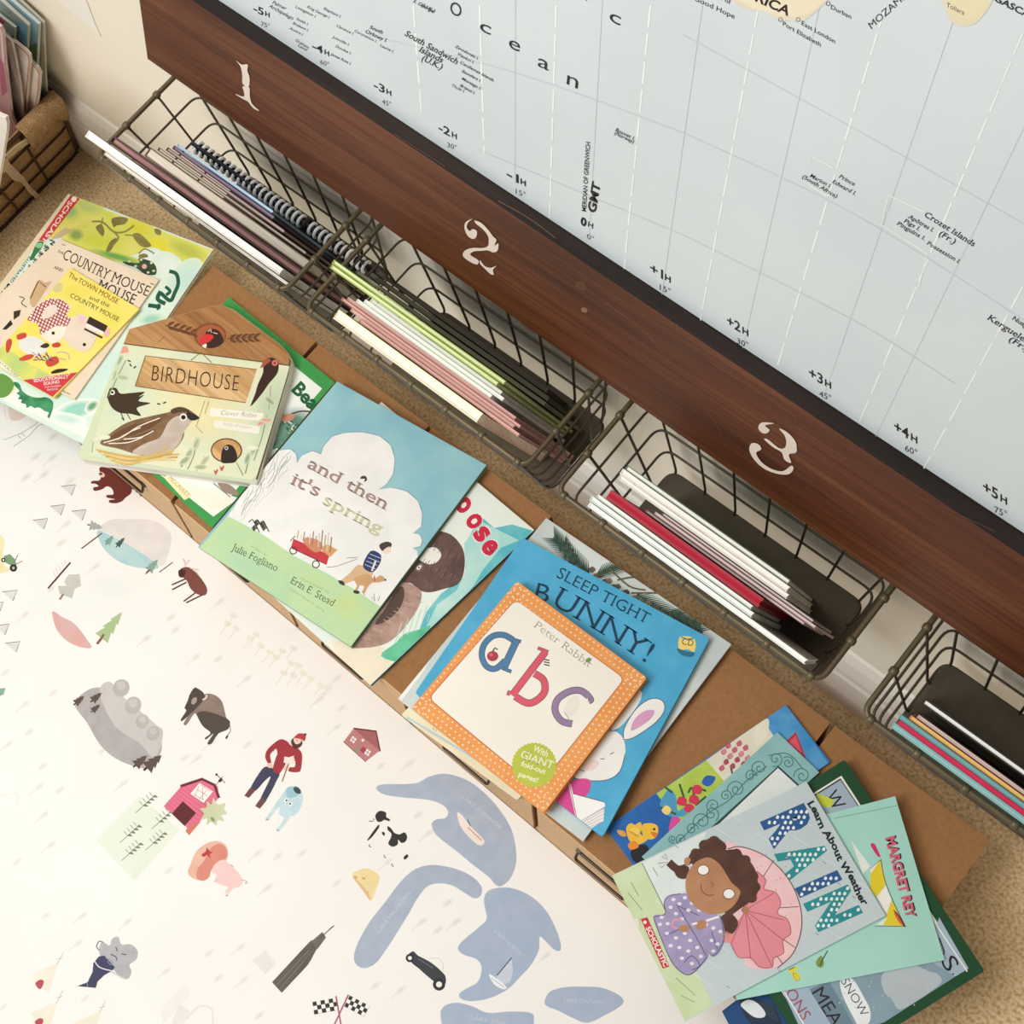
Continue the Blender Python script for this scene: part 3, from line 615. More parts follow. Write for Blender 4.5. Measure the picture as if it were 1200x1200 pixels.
# motor car
A.blob('#33363d', [(440, 925), (460, 908), (480, 925), (530, 952), (570, 985), (590, 1010), (588, 1040), (560, 1040), (520, 1010), (480, 975), (455, 955)]).up().line('#d9d4ce', [(520, 938), (560, 935), (580, 960), (580, 985)], 3, 5).ell('#26262a', 447, 935, 17).ell('#26262a', 564, 1041, 25).up().ell('#f1ece4', 447, 935, 8).ell('#f1ece4', 564, 1041, 12).line('#6a6e76', [(480, 938), (540, 975)], 3)
# cow
for p in ([(308, 362), (325, 344), (350, 350), (352, 368), (367, 378), (362, 385), (345, 380), (330, 388), (315, 385)], [(358, 405), (372, 415), (385, 432), (405, 438), (425, 430), (436, 448), (428, 468), (412, 472), (400, 460), (398, 478), (378, 488), (360, 475), (370, 452), (372, 435), (358, 420)], [(318, 402), (322, 412), (292, 452), (276, 460)], [(335, 428), (346, 432), (344, 444), (336, 438)], [(422, 530), (436, 518), (440, 528), (426, 540)]): A.blob('#2a2422', p)
for l in ([(285, 478), (283, 486), (292, 489)], [(345, 520), (343, 528), (352, 533)], [(376, 555), (374, 562), (382, 567)], [(282, 385), (300, 385)], [(300, 375), (305, 382)]): A.line('#3a3432', l, 3, 3)
# cheese
A.blob(('#ecd9a4', '#e6cf98'), [(216, 605), (240, 582), (275, 575), (305, 588), (325, 612), (310, 660), (290, 705), (262, 670)]).up().ell('#d3aa72', 228, 612, 8, 7).ell('#d3aa72', 262, 615, 7, 5).ell('#d3aa72', 272, 672, 9, 7).blob('#dcbf86', [(216, 605), (262, 670), (290, 705), (270, 660)])
# the great lakes
A.blob(lake, [(312, 255), (325, 240), (370, 236), (430, 236), (480, 230), (520, 208), (570, 195), (620, 200), (690, 228), (760, 285), (815, 350), (855, 420), (873, 500), (872, 560), (850, 615), (815, 645), (790, 640), (765, 610), (700, 560), (640, 510), (575, 460), (545, 430), (535, 395), (555, 378), (590, 372), (600, 345), (570, 315), (510, 298), (420, 290), (345, 278)])
A.blob(lake, [(222, 930), (240, 870), (285, 790), (340, 720), (400, 640), (450, 590), (500, 566), (560, 562), (640, 580), (700, 610), (735, 650), (730, 685), (705, 695), (670, 675), (620, 645), (570, 635), (520, 645), (480, 690), (440, 760), (390, 840), (345, 910), (310, 955), (270, 975), (235, 965)])
A.blob(lake2, [(745, 700), (758, 668), (800, 653), (860, 655), (930, 685), (990, 740), (1030, 810), (1052, 875), (1050, 905), (1025, 900), (990, 865), (968, 850), (965, 900), (935, 960), (890, 1010), (840, 1060), (770, 1095), (700, 1108), (655, 1100), (645, 1080), (670, 1060), (720, 1030), (735, 975), (715, 940), (660, 920), (640, 895), (660, 865), (720, 815), (755, 780), (750, 740)])
A.blob(lake2, [(570, 1160), (590, 1125), (640, 1115), (700, 1130), (760, 1155), (850, 1150), (930, 1155), (945, 1180), (920, 1230), (760, 1260), (600, 1230)])
A.blob(lake2, [(988, 1110), (1010, 1070), (1070, 1052), (1150, 1050), (1220, 1055), (1280, 1080), (1305, 1105), (1290, 1130), (1230, 1165), (1160, 1195), (1100, 1175), (1040, 1145), (1000, 1130)]).up()
tc = '#c3cad6'
A.text('LAKE SUPERIOR', (655, 290), (810, 420), 15, tc).text('LAKE MICHIGAN', (325, 835), (450, 675), 15, tc).text('LAKE HURON', (785, 830), (890, 925), 15, tc).text('LAKE ERIE', (690, 1180), (830, 1205), 15, tc).text('LAKE ONTARIO', (1065, 1112), (1235, 1122), 17, tc)
A.blob('#efe2da', [(637, 350), (660, 365), (690, 405), (740, 455), (745, 475), (725, 482), (690, 455), (650, 405)]).up().line('#3c3034', [(678, 378), (690, 405)], 3).line('#d59a90', [(680, 410), (735, 462)], 5)
A.poly('#c9d2de', [(795, 1010), (855, 936), (862, 985), (850, 1032), (812, 1045)]).line('#34343c', [(797, 1005), (856, 934)], 4).blob('#eef0f2', [(765, 1000), (800, 1020), (835, 1052), (820, 1060), (785, 1040)]).line('#9aa4b4', [(775, 1015), (825, 1052)], 2)
# faint outlines at the upper left of the mat, by the green book
A.zoom(0, 380, 6.667)
A.blob(('#e6d3c8', '#e2cbbf'), [(65, 640), (130, 660), (215, 690), (180, 735), (110, 755), (75, 730)])
for l in ([(30, 905), (180, 845), (280, 780), (315, 730)], [(105, 955), (230, 870), (300, 790), (375, 770)], [(140, 870), (165, 895)], [(165, 850), (195, 875)], [(315, 735), (400, 775)]): A.line('#b9bdb8', l, 7)
A.line('#dcd3ca', [(35, 600), (40, 700), (60, 740)], 4, 4)
A.clip([(-1.75, -1.05, 0), (.02, -1.05, 0), (.02, .0105, 0), (-1.75, .0105, 0)])
mat = mb.build('play_mat'); tag(mat, 'white floor mat printed with lakes, animals and small drawings, in front of the boxes', 'mat')

# ================================================================== BOOKS LYING ON THE BOXES
def inset(q, d):                            # four corners moved inwards by d metres (d per side TL-TR, TR-BR, BR-BL, BL-TL)
    c = [Vector(p) for p in q]; L = []
    for i in range(4):
        a, b = c[i], c[(i + 1) % 4]; t = (b - a).normalized(); n = Vector((-t.y, t.x, 0))
        if n.dot(sum(c, Vector()) / 4 - a) < 0: n = -n
        L.append((a + n * d[i], t))
    out = []
    for i in range(4):
        p, t = L[i - 1]; r, u = L[i]; den = t.x * u.y - t.y * u.x
        k = ((r.x - p.x) * u.y - (r.y - p.y) * u.x) / den; out.append(p + t * k)
    return out
def roundpoly(q, r, k=4): return fillet(q, r, k) if r else q
GB = 'picture books lying on the brown boxes'
def book(name, label, px, z0, th, cover, pages='#f0e6d4', hard=0, rnd=0, spine=3, cat='book', edge=None, poly=None):
    """px: photo pixels of the cover's corners TL, TR, BR, BL as read; hard: board thickness; spine: index of the side that is bound"""
    zt = z0 + th; q = [atz(x, y, zt) for x, y in px]
    c = sum(q, Vector()) / len(q); t = thing(name, (c.x, c.y, z0), label, cat, GB)
    tc = hard or .0005; cov = ink(cover) if isinstance(cover, str) else ink(*cover) if isinstance(cover, tuple) else cover; ed = ink(edge) if edge else cov
    out = roundpoly(q, rnd) if poly is None else [atz(x, y, zt) for x, y in poly]
    dn = lambda P, z: [Vector((p.x, p.y, z)) for p in P]
    m = MB(); m.prism(dn(out, z0), ed, (0, 0, tc)); m.build('back_cover', t)
    if len(q) == 4 and poly is None:
        ins = [.003 if hard else .0006] * 4; ins[spine] = .002
        pg = roundpoly(inset(q, ins), rnd * .8)
    else: pg = [c + (p - c) * .994 for p in out]
    m = MB(); m.prism(dn(pg, z0 + tc), pages_mat(pages), (0, 0, th - 2 * tc)); m.build('page_block', t)
    if poly is None:
        a, b = q[spine], q[(spine + 1) % 4]; u = (b - a).normalized(); n = Vector((-u.y, u.x, 0))
        if n.dot(c - a) < 0: n = -n
        n.z = 0; r_ = rnd * 1.05
        m = MB(); m.prism(dn([a + u * r_, b - u * r_, b - u * r_ + n * .0018, a + u * r_ + n * .0018], z0 + tc), ed, (0, 0, th - 2 * tc)); m.build('spine', t)
    mb = MB(); mb.prism(dn(out, zt - tc), cov, (0, 0, tc), ed)
    A = Art(mb, lambda x, y: atz(x, y, zt), (0, 0, 1)); A.root = t
    A.bg = cover if isinstance(cover, str) else cover[0] if isinstance(cover, tuple) else '#eeeeee'
    def done():
        A.clip(out); return mb.build('front_cover', t)
    A.done = done; return A
# ---- green picture book at the far left
A = book('picture_book', 'large green and yellow watercolour picture book under the two mouse books', [(80, 227), (250, 292), (97, 520), (-75, 432)], HB + .0003, .005, ('#dcebda', '#cfe6dc', 14), '#efe3c8')
A.zoom(60, 180, 5.4545)
A.poly(('#cfd25a', '#dfd873', 45), [(90, 262), (1030, 618), (960, 690), (800, 690), (640, 600), (560, 640), (380, 680), (100, 620), (60, 520), (-60, 560)]).up()
for x, y, rx, ry, r, c in [(700, 590, 170, 80, 20, '#e3d738'), (300, 560, 190, 70, 15, '#c9cf48'), (870, 620, 150, 60, 25, '#b7bd4e'), (230, 340, 120, 50, 20, '#b8c57a'), (560, 480, 120, 60, 20, '#d8cf40'), (120, 370, 70, 60, 0, '#8fb876'), (420, 660, 200, 30, 15, '#5d9a52'), (160, 520, 60, 50, 0, '#7f9a55')]: A.bg = '#d6d765'; A.soft((c, c), x, y, rx, ry, r, .9)
A.up(); A.bg = '#d9e8d4'
A.soft('#e9f3ec', 740, 720, 120, 90, 30, .95).soft('#e4f1ec', 640, 650, 80, 50, 0, .8).soft('#bfe0d6', 850, 800, 90, 160, 40, .8).soft('#8fcbb8', 640, 1060, 90, 40, -10, .8).up()
for p in ([(285, 470), (320, 452), (340, 490), (330, 530), (300, 500)], [(385, 420), (430, 405), (490, 415), (470, 450), (420, 460), (400, 470)], [(520, 520), (560, 510), (610, 550), (640, 590), (600, 600), (560, 580)], [(350, 620), (380, 560), (420, 540), (400, 590), (370, 630)], [(660, 480), (700, 490), (700, 520), (670, 515)], [(560, 650), (600, 640), (620, 660), (570, 670)]): A.blob(('#8c8147', '#7a6f3c', 60), p)
for l, w in [([(260, 435), (330, 440), (400, 500), (470, 500), (530, 460)], 12), ([(400, 500), (430, 540), (390, 590)], 12), ([(470, 520), (560, 530), (620, 570)], 9), ([(560, 640), (600, 610), (660, 640)], 9), ([(330, 410), (320, 460)], 8)]: A.line('#8f8a4a', l, w, 5)
A.blob(('#3d5238', '#2f4230', 80), [(460, 690), (560, 700), (560, 670), (640, 690), (672, 730), (665, 775), (600, 770), (540, 730), (480, 710)]).up()
for x, y in ((575, 680), (600, 720), (640, 700), (655, 750), (500, 690), (620, 760), (540, 720)): A.ell('#d8dcae', x, y, 9, 7)
A.ell('#e0a8a0', 596, 722, 16)
# big green brush letters of the title
A.line('#1e5a42', [(755, 752), (800, 770), (812, 830), (790, 890), (760, 940), (700, 890)], 24, 6).line('#1e5a42', [(700, 880), (680, 930), (730, 960)], 26, 5).line('#1e5a42', [(730, 850), (760, 880), (735, 905)], 20, 5).line('#1e5a42', [(620, 970), (700, 980)], 26).line('#1e5a42', [(690, 960), (680, 1000)], 16)
# red publisher's label on the bound edge
A.zoom(0, 220, 10)
A.poly('#e6d7b4', [(800, 70), (840, 90), (0, 1260), (-60, 1200)]).up().poly('#cf3e40', [(830, 85), (935, 130), (545, 632), (452, 618)]).up()
A.text('SCHOLASTIC', (812, 150), (425, 720), 50, '#f6e8d8', bold=.02, up=(.82, .57)).blob('#f8efe2', [(835, 140), (850, 110), (880, 108), (900, 130), (880, 165), (850, 165)])
A.poly('#e6d7b4', [(452, 618), (545, 632), (470, 740), (360, 730)]).blob('#3f7a4a', [(350, 850), (380, 760), (440, 640), (510, 640), (480, 720), (420, 790), (390, 840)]).blob('#8cc79a', [(415, 690), (440, 650), (500, 655), (470, 710)]).poly('#c8b58c', [(760, 470), (860, 500), (700, 590), (640, 600), (590, 620), (640, 560)])
A.text('ILLUSTRATED BY', (345, 800), (60, 1180), 30, '#3a3226', bold=.01, up=(.8, .6))
A.text('DAVIDSON', (100, 1120), (-200, 1500), 78, '#1f1a14', bold=.02, serif=.03, up=(.8, .6))
for k in range(9):
    x, y = 580 - k * 62, 610 + k * 78
    A.line('#3c3224', [(x, y), (x + 60, y + 30), (x + 10, y + 50), (x + 60, y + 70)], 14, 4).line('#7a6a48', [(x - 60, y + 60), (x - 10, y + 90), (x - 70, y + 110)], 12, 4)
# lower edge: a dark green caterpillar and washes
A.zoom(0, 380, 6.667)
A.poly('#f4f3ea', [(-40, 560), (700, 905), (740, 820), (300, 600), (0, 420)]).up()
A.bg = '#f4f3ea'; A.soft('#c9cf52', 30, 480, 110, 90, 10, .95, .6).soft('#8fd2bd', 600, 670, 190, 80, -15, .9, .5).soft('#4a9a62', 720, 640, 70, 40, -40, .9).soft('#bfe3d8', 520, 740, 170, 50, 10, .8).up()
A.blob(('#2c7a50', '#4a9a6a', 70), [(110, 450), (150, 465), (175, 520), (230, 560), (300, 575), (360, 570), (410, 600), (415, 650), (400, 700), (385, 735), (370, 720), (380, 690), (350, 680), (330, 665), (300, 650), (270, 655), (240, 640), (210, 655), (200, 625), (165, 615), (170, 590), (140, 585), (155, 560), (130, 540), (150, 520), (115, 480)])
A.blob('#6a9a4a', [(-20, 400), (50, 400), (110, 470), (60, 560), (-20, 560)])
A.done()
# ---- cream book
A = book('story_book', 'cream mouse story book, second in its stack, half hidden by the smaller yellow one', [(70, 280), (186, 328), (87, 468), (-60, 400)], HB + .0055, .004, ('#ead9c0', '#e6d2b8', 20), '#efe2c6')
A.zoom(0, 200, 4)
tb = '#2e2a20'
A.text('THE', (268, 382), (296, 394), 11, tb, bold=.01, serif=.03).text('COUNTRY', (290, 412), (500, 512), 50, tb, serif=.035, bold=-.005).text('MOUSE', (520, 520), (690, 590), 50, tb, serif=.035, bold=-.005).text('AND', (252, 458), (292, 476), 14, tb, serif=.03, bold=.01).text('MOUSE', (455, 555), (625, 628), 48, tb, serif=.035)
A.blob('#cfae84', [(140, 600), (180, 515), (210, 525), (240, 520), (215, 560), (160, 640)]).line('#5a4632', [(142, 600), (180, 518), (215, 545)], 5).line('#3a3226', [(90, 590), (115, 600), (100, 620), (125, 640)], 4, 4).poly('#3e3224', [(64, 660), (98, 652), (92, 680), (64, 700)]).poly('#2e2820', [(10, 745), (50, 700), (60, 720), (30, 745)])
A.line('#5a4a38', [(705, 528), (722, 534)], 4).line('#5a4a38', [(290, 345), (306, 350)], 3)
A.text('a golden story', (280, 1030), (328, 1052), 10, tb)
A.done()
A = book('story_book', 'small bright yellow mouse story book on top of the cream one at far left', [(83, 314), (163, 362), (63, 466), (-13, 423)], HB + .01, .003, ('#ecdb62', '#f0e27a', 30), '#efdcb4')
A.zoom(0, 200, 4)

A.poly(('#b9cf7a', '#dcdb70', 30), [(-40, 880), (10, 820), (130, 900), (240, 960), (140, 990), (60, 960)]).up()
A.text('The', (318, 496), (358, 520), 24, '#8a2e26').text('TOWN MOUSE', (362, 522), (548, 625), 24, '#8a2e26').text('and the', (416, 600), (510, 642), 20, '#5a5a28').text('COUNTRY MOUSE', (326, 592), (552, 708), 22, '#4f4f26')
A.poly('#d23c48', [(88, 985), (365, 945), (242, 1065)]).up().text('EDUCATIONALLY', (160, 992), (322, 972), 14, '#f6e2da', bold=.02).text('SOUND', (205, 1006), (280, 996), 14, '#f6e2da', bold=.02).text('AUTHORITATIVE', (150, 980), (330, 958), 8, '#f6e2da').text('FOR CHILDREN', (212, 1020), (285, 1012), 8, '#f6e2da').text('READING', (222, 1032), (272, 1027), 8, '#f6e2da')
A.poly('#f3ecd2', [(-70, 820), (100, 974), (88, 990), (70, 995), (-70, 920)]).text('EMILY PUBLISHING', (-20, 888), (84, 972), 10, '#4a4030')
# headscarf mouse, top-hat mouse
A.blob('#f4e2d6', [(130, 700), (160, 640), (230, 600), (290, 605), (330, 640), (310, 680), (350, 700), (300, 770), (230, 800), (190, 770), (180, 720)]).up()
scarf = [(130, 700), (160, 640), (230, 600), (290, 605), (330, 640), (310, 680), (350, 700), (300, 740), (240, 740), (190, 770), (180, 720)]
A.hatch('#a83236', scarf, 28, 15, 4.5).hatch('#a83236', scarf, 112, 15, 4.5)
A.blob('#f1ddd0', [(195, 690), (220, 640), (260, 630), (268, 660), (230, 690)]).blob('#d9788c', [(312, 750), (330, 705), (360, 700), (350, 730)]).blob('#f4ead8', [(215, 770), (260, 730), (310, 740), (290, 790), (240, 810)]).up().ell('#2a2220', 250, 762, 8)
A.blob('#ead8c4', [(300, 780), (340, 690), (400, 680), (450, 760), (440, 810), (400, 850), (340, 830)]).blob('#efc9cc', [(370, 680), (400, 690), (380, 720)]).up().ell('#2a2220', 396, 816, 8).blob('#eeb4b8', [(490, 755), (512, 740), (512, 770), (495, 780)])
A.poly('#3b2a24', [(420, 684), (505, 728), (490, 760), (405, 715)]).poly('#f4ece4', [(408, 716), (490, 758), (482, 772), (400, 730)]).poly('#3b2a24', [(398, 738), (482, 780), (478, 788), (394, 746)]).up()
A.blob('#e4e4de', [(90, 800), (150, 775), (200, 800), (220, 840), (160, 870), (100, 840)])
for p in ([(80, 770), (118, 760), (122, 782), (84, 792)], [(30, 800), (50, 788), (56, 810), (40, 852), (28, 845)], [(92, 880), (130, 862), (160, 865), (140, 885), (100, 892)], [(215, 892), (262, 870), (275, 900), (230, 920)], [(245, 815), (270, 805), (285, 815), (275, 828), (250, 828)]): A.blob('#c84e3c', p)
A.blob('#3a2620', [(240, 945), (270, 930), (318, 930), (300, 942), (250, 952)]).blob('#4a3026', [(188, 825), (215, 808), (232, 818), (215, 832)]).up()
for k in range(14): A.line('#5c4a5a' if k % 2 else '#c78fa4', [(150 + k * 6, 850 + (k * 37) % 45), (170 + k * 6, 865 + (k * 23) % 45)], 5)
for l in ([(265, 855), (290, 850), (320, 860), (325, 885)], [(275, 880), (310, 885)]): A.line('#c9a0aa', l, 4, 4)
A.line('#7a7050', [(268, 530), (280, 545), (262, 560)], 4, 4).blob('#d8cf90', [(250, 545), (285, 525), (290, 560), (260, 572)])
A.done()
# ---- green bordered book below the birdhouse book
A = book('picture_book', 'white picture book with a bright green border, mostly under the birdhouse-shaped book', [(268, 348), (392, 448), (248, 619), (140, 520)], HB + .0003, .006, '#3f9a4e', '#e9e4d0', 0, 0, 3)
A.zoom(80, 340, 4)
A.poly(('#eef1ea', '#dfe9e2', 20), [(790, 140), (1190, 462), (680, 1062), (330, 760)]).up()
A.text('Bea', (1045, 470), (1140, 565), 62, '#1c6238', bold=.035, serif=.02).text('r', (1150, 580), (1175, 605), 50, '#1c6238', bold=.03)
A.bg = '#e7eee7'; A.soft(('#5c8a78', '#2f6a58', 60), 1030, 680, 160, 110, -50, .95, .6).soft('#86b0a2', 960, 820, 90, 60, -50, .8).up()
for k in range(26): x = 980 + (k * 53) % 130; y = 600 + (k * 71) % 180; A.line(['#2f5a4a', '#d8e0d4', '#6a8c6a'][k % 3], [(x, y), (x + 20 - k % 7 * 6, y - 22), (x + 30, y + 4)], 5, 4)
A.line('#4a4438', [(1000, 600), (1080, 570), (1140, 570)], 7, 4).blob('#c98a74', [(1000, 590), (1050, 580), (1060, 600), (1020, 620)])
A.poly('#f5f2e2', [(430, 865), (800, 975), (680, 1062)]).poly('#efe6b4', [(440, 870), (480, 875), (580, 965), (545, 985)]).up().text('MCCAULEY', (470, 885), (560, 970), 20, '#c2a25a').line('#8a7a68', [(680, 905), (760, 970)], 5).blob('#9c8878', [(700, 905), (760, 915), (800, 960), (740, 950)])
A.done()
# ---- birdhouse-shaped board book
bh = [(145, 402), (150, 386), (240, 361), (258, 357), (274, 363), (330, 405), (338, 414), (341, 424), (338, 440), (302, 562), (300, 567), (94, 538), (92, 532), (96, 522)]
A = book('board_book', 'birdhouse-shaped board book with a wooden roof and painted sparrow', [(145, 402), (340, 420), (300, 567), (92, 534)], HB + .0065, .016, ('#d3d9b6', '#c9d6b8', 12), '#f7f2e8', .0022, 0, 1, edge='#efe8da', poly=bh)
A.zoom(80, 340, 4)
A.poly(wood_mat('roof_print', '#a5713f', '#b98a5a', '#c99a66'), [(258, 248), (280, 184), (640, 84), (712, 68), (776, 92), (1000, 258), (1034, 296), (1044, 336), (1036, 352)]).up().line('#6a4526', [(255, 250), (1036, 353)], 5).line('#8a6038', [(420, 245), (455, 215)], 3).line('#8a6038', [(880, 320), (830, 240), (760, 120)], 2, 4)
A.poly(ink('#cfdcc0', '#e2e2c0', 9), [(252, 256), (1032, 358), (1036, 420), (890, 860), (860, 890), (60, 770), (80, 720)]).up()
A.bg = '#d8dfc0'; A.soft('#ece0ae', 620, 560, 280, 190, 20, .9).soft('#b9d3b4', 180, 420, 120, 150, 30, .6).soft('#a9c2a0', 950, 560, 90, 200, 20, .5).soft('#d8ddb0', 300, 680, 160, 70, 0, .6).up()
A.poly(wood_mat('plank_print', '#c99c66', '#d9b07a', '#e3bf8c'), [(360, 308), (884, 372), (832, 530), (312, 448)]).up().line('#7d5630', [(362, 310), (316, 448)], 4).line('#7d5630', [(360, 308), (884, 372)], 3).line('#7d5630', [(314, 450), (832, 528)], 4)
A.text('BIRDHOUSE', (390, 424), (795, 474), 74, '#2a1f14', bold=-.014, space=1.1)
A.line('#7a6a48', [(575, 330), (622, 292), (672, 340)], 4).line('#b8a470', [(640, 520), (600, 640), (630, 670)], 4).line('#b8a470', [(660, 520), (640, 580)], 4)
# round hole with a red-beaked bird, twigs either side
A.ell('#8a4a2c', 665, 213, 76, 60).up().ell('#a8603c', 667, 216, 68, 53).up().blob('#3b241c', [(650, 268), (645, 200), (680, 182), (712, 198), (728, 240), (700, 265)]).up().blob('#d8383a', [(612, 245), (632, 212), (665, 208), (682, 218), (665, 240), (635, 252)]).blob('#f4e8da', [(628, 262), (648, 252), (645, 272)]).line('#e9d4c4', [(655, 195), (668, 185), (672, 200)], 4).line('#e9d4c4', [(680, 200), (700, 205)], 4)
for x0, y0, x1, y1 in ((455, 165, 592, 205), (745, 228, 885, 222)):
    A.line('#6b4228', [(x0, y0), (x1, y1)], 4)
    for k in range(5):
        t = .08 + k * .2; x, y = x0 + (x1 - x0) * t, y0 + (y1 - y0) * t
        for d in (-1, 1): A.blob('#6b4228', [(x, y), (x + 10, y + d * 16), (x + 34, y + d * 20), (x + 20, y + d * 6)])
# swallow upper right
A.blob('#3a2418', [(925, 325), (960, 318), (985, 345), (980, 390), (940, 440), (905, 490), (855, 545), (875, 490), (890, 440), (912, 390), (915, 350)]).up().blob('#b0543e', [(900, 365), (925, 322), (950, 330), (920, 355)]).ell('#d87868', 968, 342, 14).up().ell('#8a3a30', 968, 342, 6)
# blackbird on the left
A.blob('#40311f', [(182, 490), (195, 462), (225, 460), (245, 485), (300, 482), (358, 478), (330, 500), (356, 492), (330, 520), (385, 530), (330, 548), (322, 560), (340, 590), (290, 580), (240, 575), (200, 545)]).up().ell('#f4ecd8', 207, 480, 12).ell('#40311f', 180, 500, 6).up().ell('#2a2018', 207, 480, 6).up(-1)
for l in ([(245, 572), (262, 610)], [(275, 578), (292, 608)], [(262, 612), (250, 598)]): A.line('#40311f', l, 4)
A.up().poly('#e8a08a', [(215, 268), (275, 262), (285, 290), (240, 300)])
for x, y, r in [(285, 332, 20), (292, 352, 60), (312, 362, -40), (424, 534, 10), (452, 528, -20)]: A.ell('#3c3428', x, y, 9, 3.5, r)
A.line('#5a452e', [(1016, 262), (1042, 300), (1040, 350), (1030, 410), (885, 890)], 12, 4)
# sparrow
A.blob(('#8a6a4c', '#77583c', 70), [(150, 720), (200, 670), (280, 620), (370, 595), (440, 580), (478, 570), (500, 552), (540, 550), (580, 570), (612, 600), (580, 612), (545, 640), (540, 690), (500, 745), (430, 775), (340, 775), (240, 745)]).up()
A.blob(('#cdbfb2', '#bfae9f', 50), [(470, 620), (520, 590), (575, 612), (545, 660), (520, 720), (460, 770), (360, 775), (300, 760), (360, 720), (430, 690)]).blob('#55402c', [(482, 562), (520, 548), (560, 558), (570, 572), (530, 572), (490, 580)]).blob('#2f2720', [(558, 572), (590, 582), (615, 600), (585, 612), (560, 600)]).up()
for p in ([(160, 715), (240, 660), (320, 625), (300, 660), (230, 700)], [(240, 690), (330, 630), (440, 600), (400, 640), (320, 675)], [(200, 722), (300, 690), (410, 650), (360, 690), (270, 720)]): A.blob('#6b4a30', p)
for l in ([(165, 716), (250, 690), (330, 640), (430, 600)], [(230, 700), (300, 660)], [(260, 700), (340, 690), (400, 660)], [(190, 720), (280, 715), (350, 690)], [(300, 660), (340, 645)]): A.line('#f1e6d4', l, 5, 5)
A.ell('#f6f0e4', 540, 596, 17).up().ell('#1e1a16', 540, 597, 11)
for k in range(7): A.line(['#d9b86a', '#c9a45a', '#e3cc8c'][k % 3], [(130 + k * 12, 748 + k * 8), (300, 780 + k * 6), (520 - k * 8, 770 - k * 6 + (k % 3) * 20)], 8, 5)
# name slips, lower hole, flowers
A.poly('#f3efe0', [(666, 552), (918, 578), (910, 615), (662, 590)]).poly('#f1eddc', [(686, 608), (900, 640), (894, 676), (680, 645)]).up().text('Clover Robin', (716, 585), (882, 598), 22, '#4a4438', shear=.3, bold=-.02).text('book of nature', (726, 632), (860, 652), 15, '#9a968a', shear=.2, bold=-.02)
A.ell('#6a4626', 742, 752, 74, 58).up().ell(wood_mat('hole_print', '#c08a52', '#d2a46a', '#dfb880'), 742, 752, 68, 52).up().blob('#2c221a', [(718, 805), (722, 750), (745, 725), (775, 735), (792, 775), (785, 805), (750, 812)]).up().ell('#d9cfc0', 742, 741, 9).up().ell('#2c221a', 742, 741, 5)
for x, y in ((690, 848), (718, 832)): A.blob('#c85a56', [(x, y + 18), (x - 8, y - 6), (x, y), (x + 10, y - 10), (x + 12, y)])
for k, l in enumerate([[(560, 840), (590, 770), (600, 690)], [(600, 850), (640, 780)], [(530, 830), (575, 740)], [(930, 590), (905, 700), (870, 800)], [(950, 450), (940, 560)], [(830, 860), (860, 740)], [(190, 500), (225, 420), (270, 330)], [(110, 760), (130, 640)], [(90, 740), (100, 660)], [(820, 870), (790, 810)]]): A.line(['#8c9c78', '#a8a888', '#74886a'][k % 3], l, 4, 5)
for x, y, r, c in [(565, 770, -60, '#9fae88'), (600, 720, -70, '#a9b490'), (545, 800, -40, '#93a580'), (840, 790, -70, '#8fa384'), (870, 750, -60, '#a2b08e'), (215, 400, -70, '#9cb48c'), (255, 410, 10, '#a6ba94'), (240, 330, -60, '#8eae84'), (945, 520, 40, '#8c9c78'), (640, 800, -50, '#b4b890'), (620, 830, 0, '#a8b088'), (165, 690, 0, '#e9e6d4'), (120, 700, 0, '#e4e2cc'), (860, 740, 0, '#eeeedd'), (95, 690, 30, '#dfe0c8'), (910, 620, -30, '#d8887a'), (930, 610, 0, '#d99a8c')]: A.soft(c, x, y, 34, 13, r, .85, .5, 12)
for k in range(6): A.line('#5f5a44', [(105 + k * 7, 430 + k * 3), (140 + k * 6, 412 + k * 5)], 5)
A.done()
# ---- furry animal book (under the cloud book)
A = book('picture_book', 'picture book of a brown furry animal with red lettering, right of the cloud book', [(447, 471), (626, 621), (434, 803), (255, 640)], HB + .0003, .0065, ('#e9ecdf', '#e3ece4', 10), '#efe7d8', .0015, 0, 3, edge='#4f8a8c')
A.zoom(400, 550, 4.8)
A.bg = '#e6ede4'
A.poly(('#58b6c2', '#7cc8c8', 30), [(1075, 345), (960, 310), (860, 330), (780, 260), (700, 420), (700, 600), (560, 700), (480, 800), (440, 900), (330, 960), (230, 1030), (180, 1190), (330, 1080), (600, 840), (840, 600), (980, 460)]).up()
A.poly(('#a9d8d2', '#c3e2da', 30), [(860, 330), (780, 290), (690, 420), (705, 560), (650, 680), (540, 760), (470, 900), (540, 880), (640, 780), (740, 660), (800, 560), (900, 440), (1000, 400)]).up()
A.blob(('#45b284', '#6cc49c', 50), [(230, 1035), (300, 985), (350, 930), (440, 900), (500, 880), (480, 950), (400, 1010), (330, 1080), (280, 1085)]).soft('#f1e7cf', 120, 1120, 190, 110, 20, 1, .7)
A.poly('#f0e4cc', [(-60, 960), (240, 1000), (220, 1060), (330, 1090), (170, 1195), (-20, 1060)]).up()
fur = ('#6b5048', '#54403a', 60)
A.blob(fur, [(545, 350), (620, 370), (680, 440), (695, 520), (680, 610), (640, 655), (580, 672), (500, 692), (440, 680), (390, 640), (340, 640), (300, 600), (420, 440), (480, 380)]).up()
A.blob('#efe9e2', [(430, 490), (470, 450), (530, 440), (562, 480), (540, 520), (500, 535), (455, 520)])
A.blob('#8a6c62', [(415, 560), (440, 530), (462, 540), (440, 575)]).up().blob('#f2ece6', [(422, 556), (440, 540), (452, 545), (436, 566)]).ell('#241a18', 436, 553, 5)
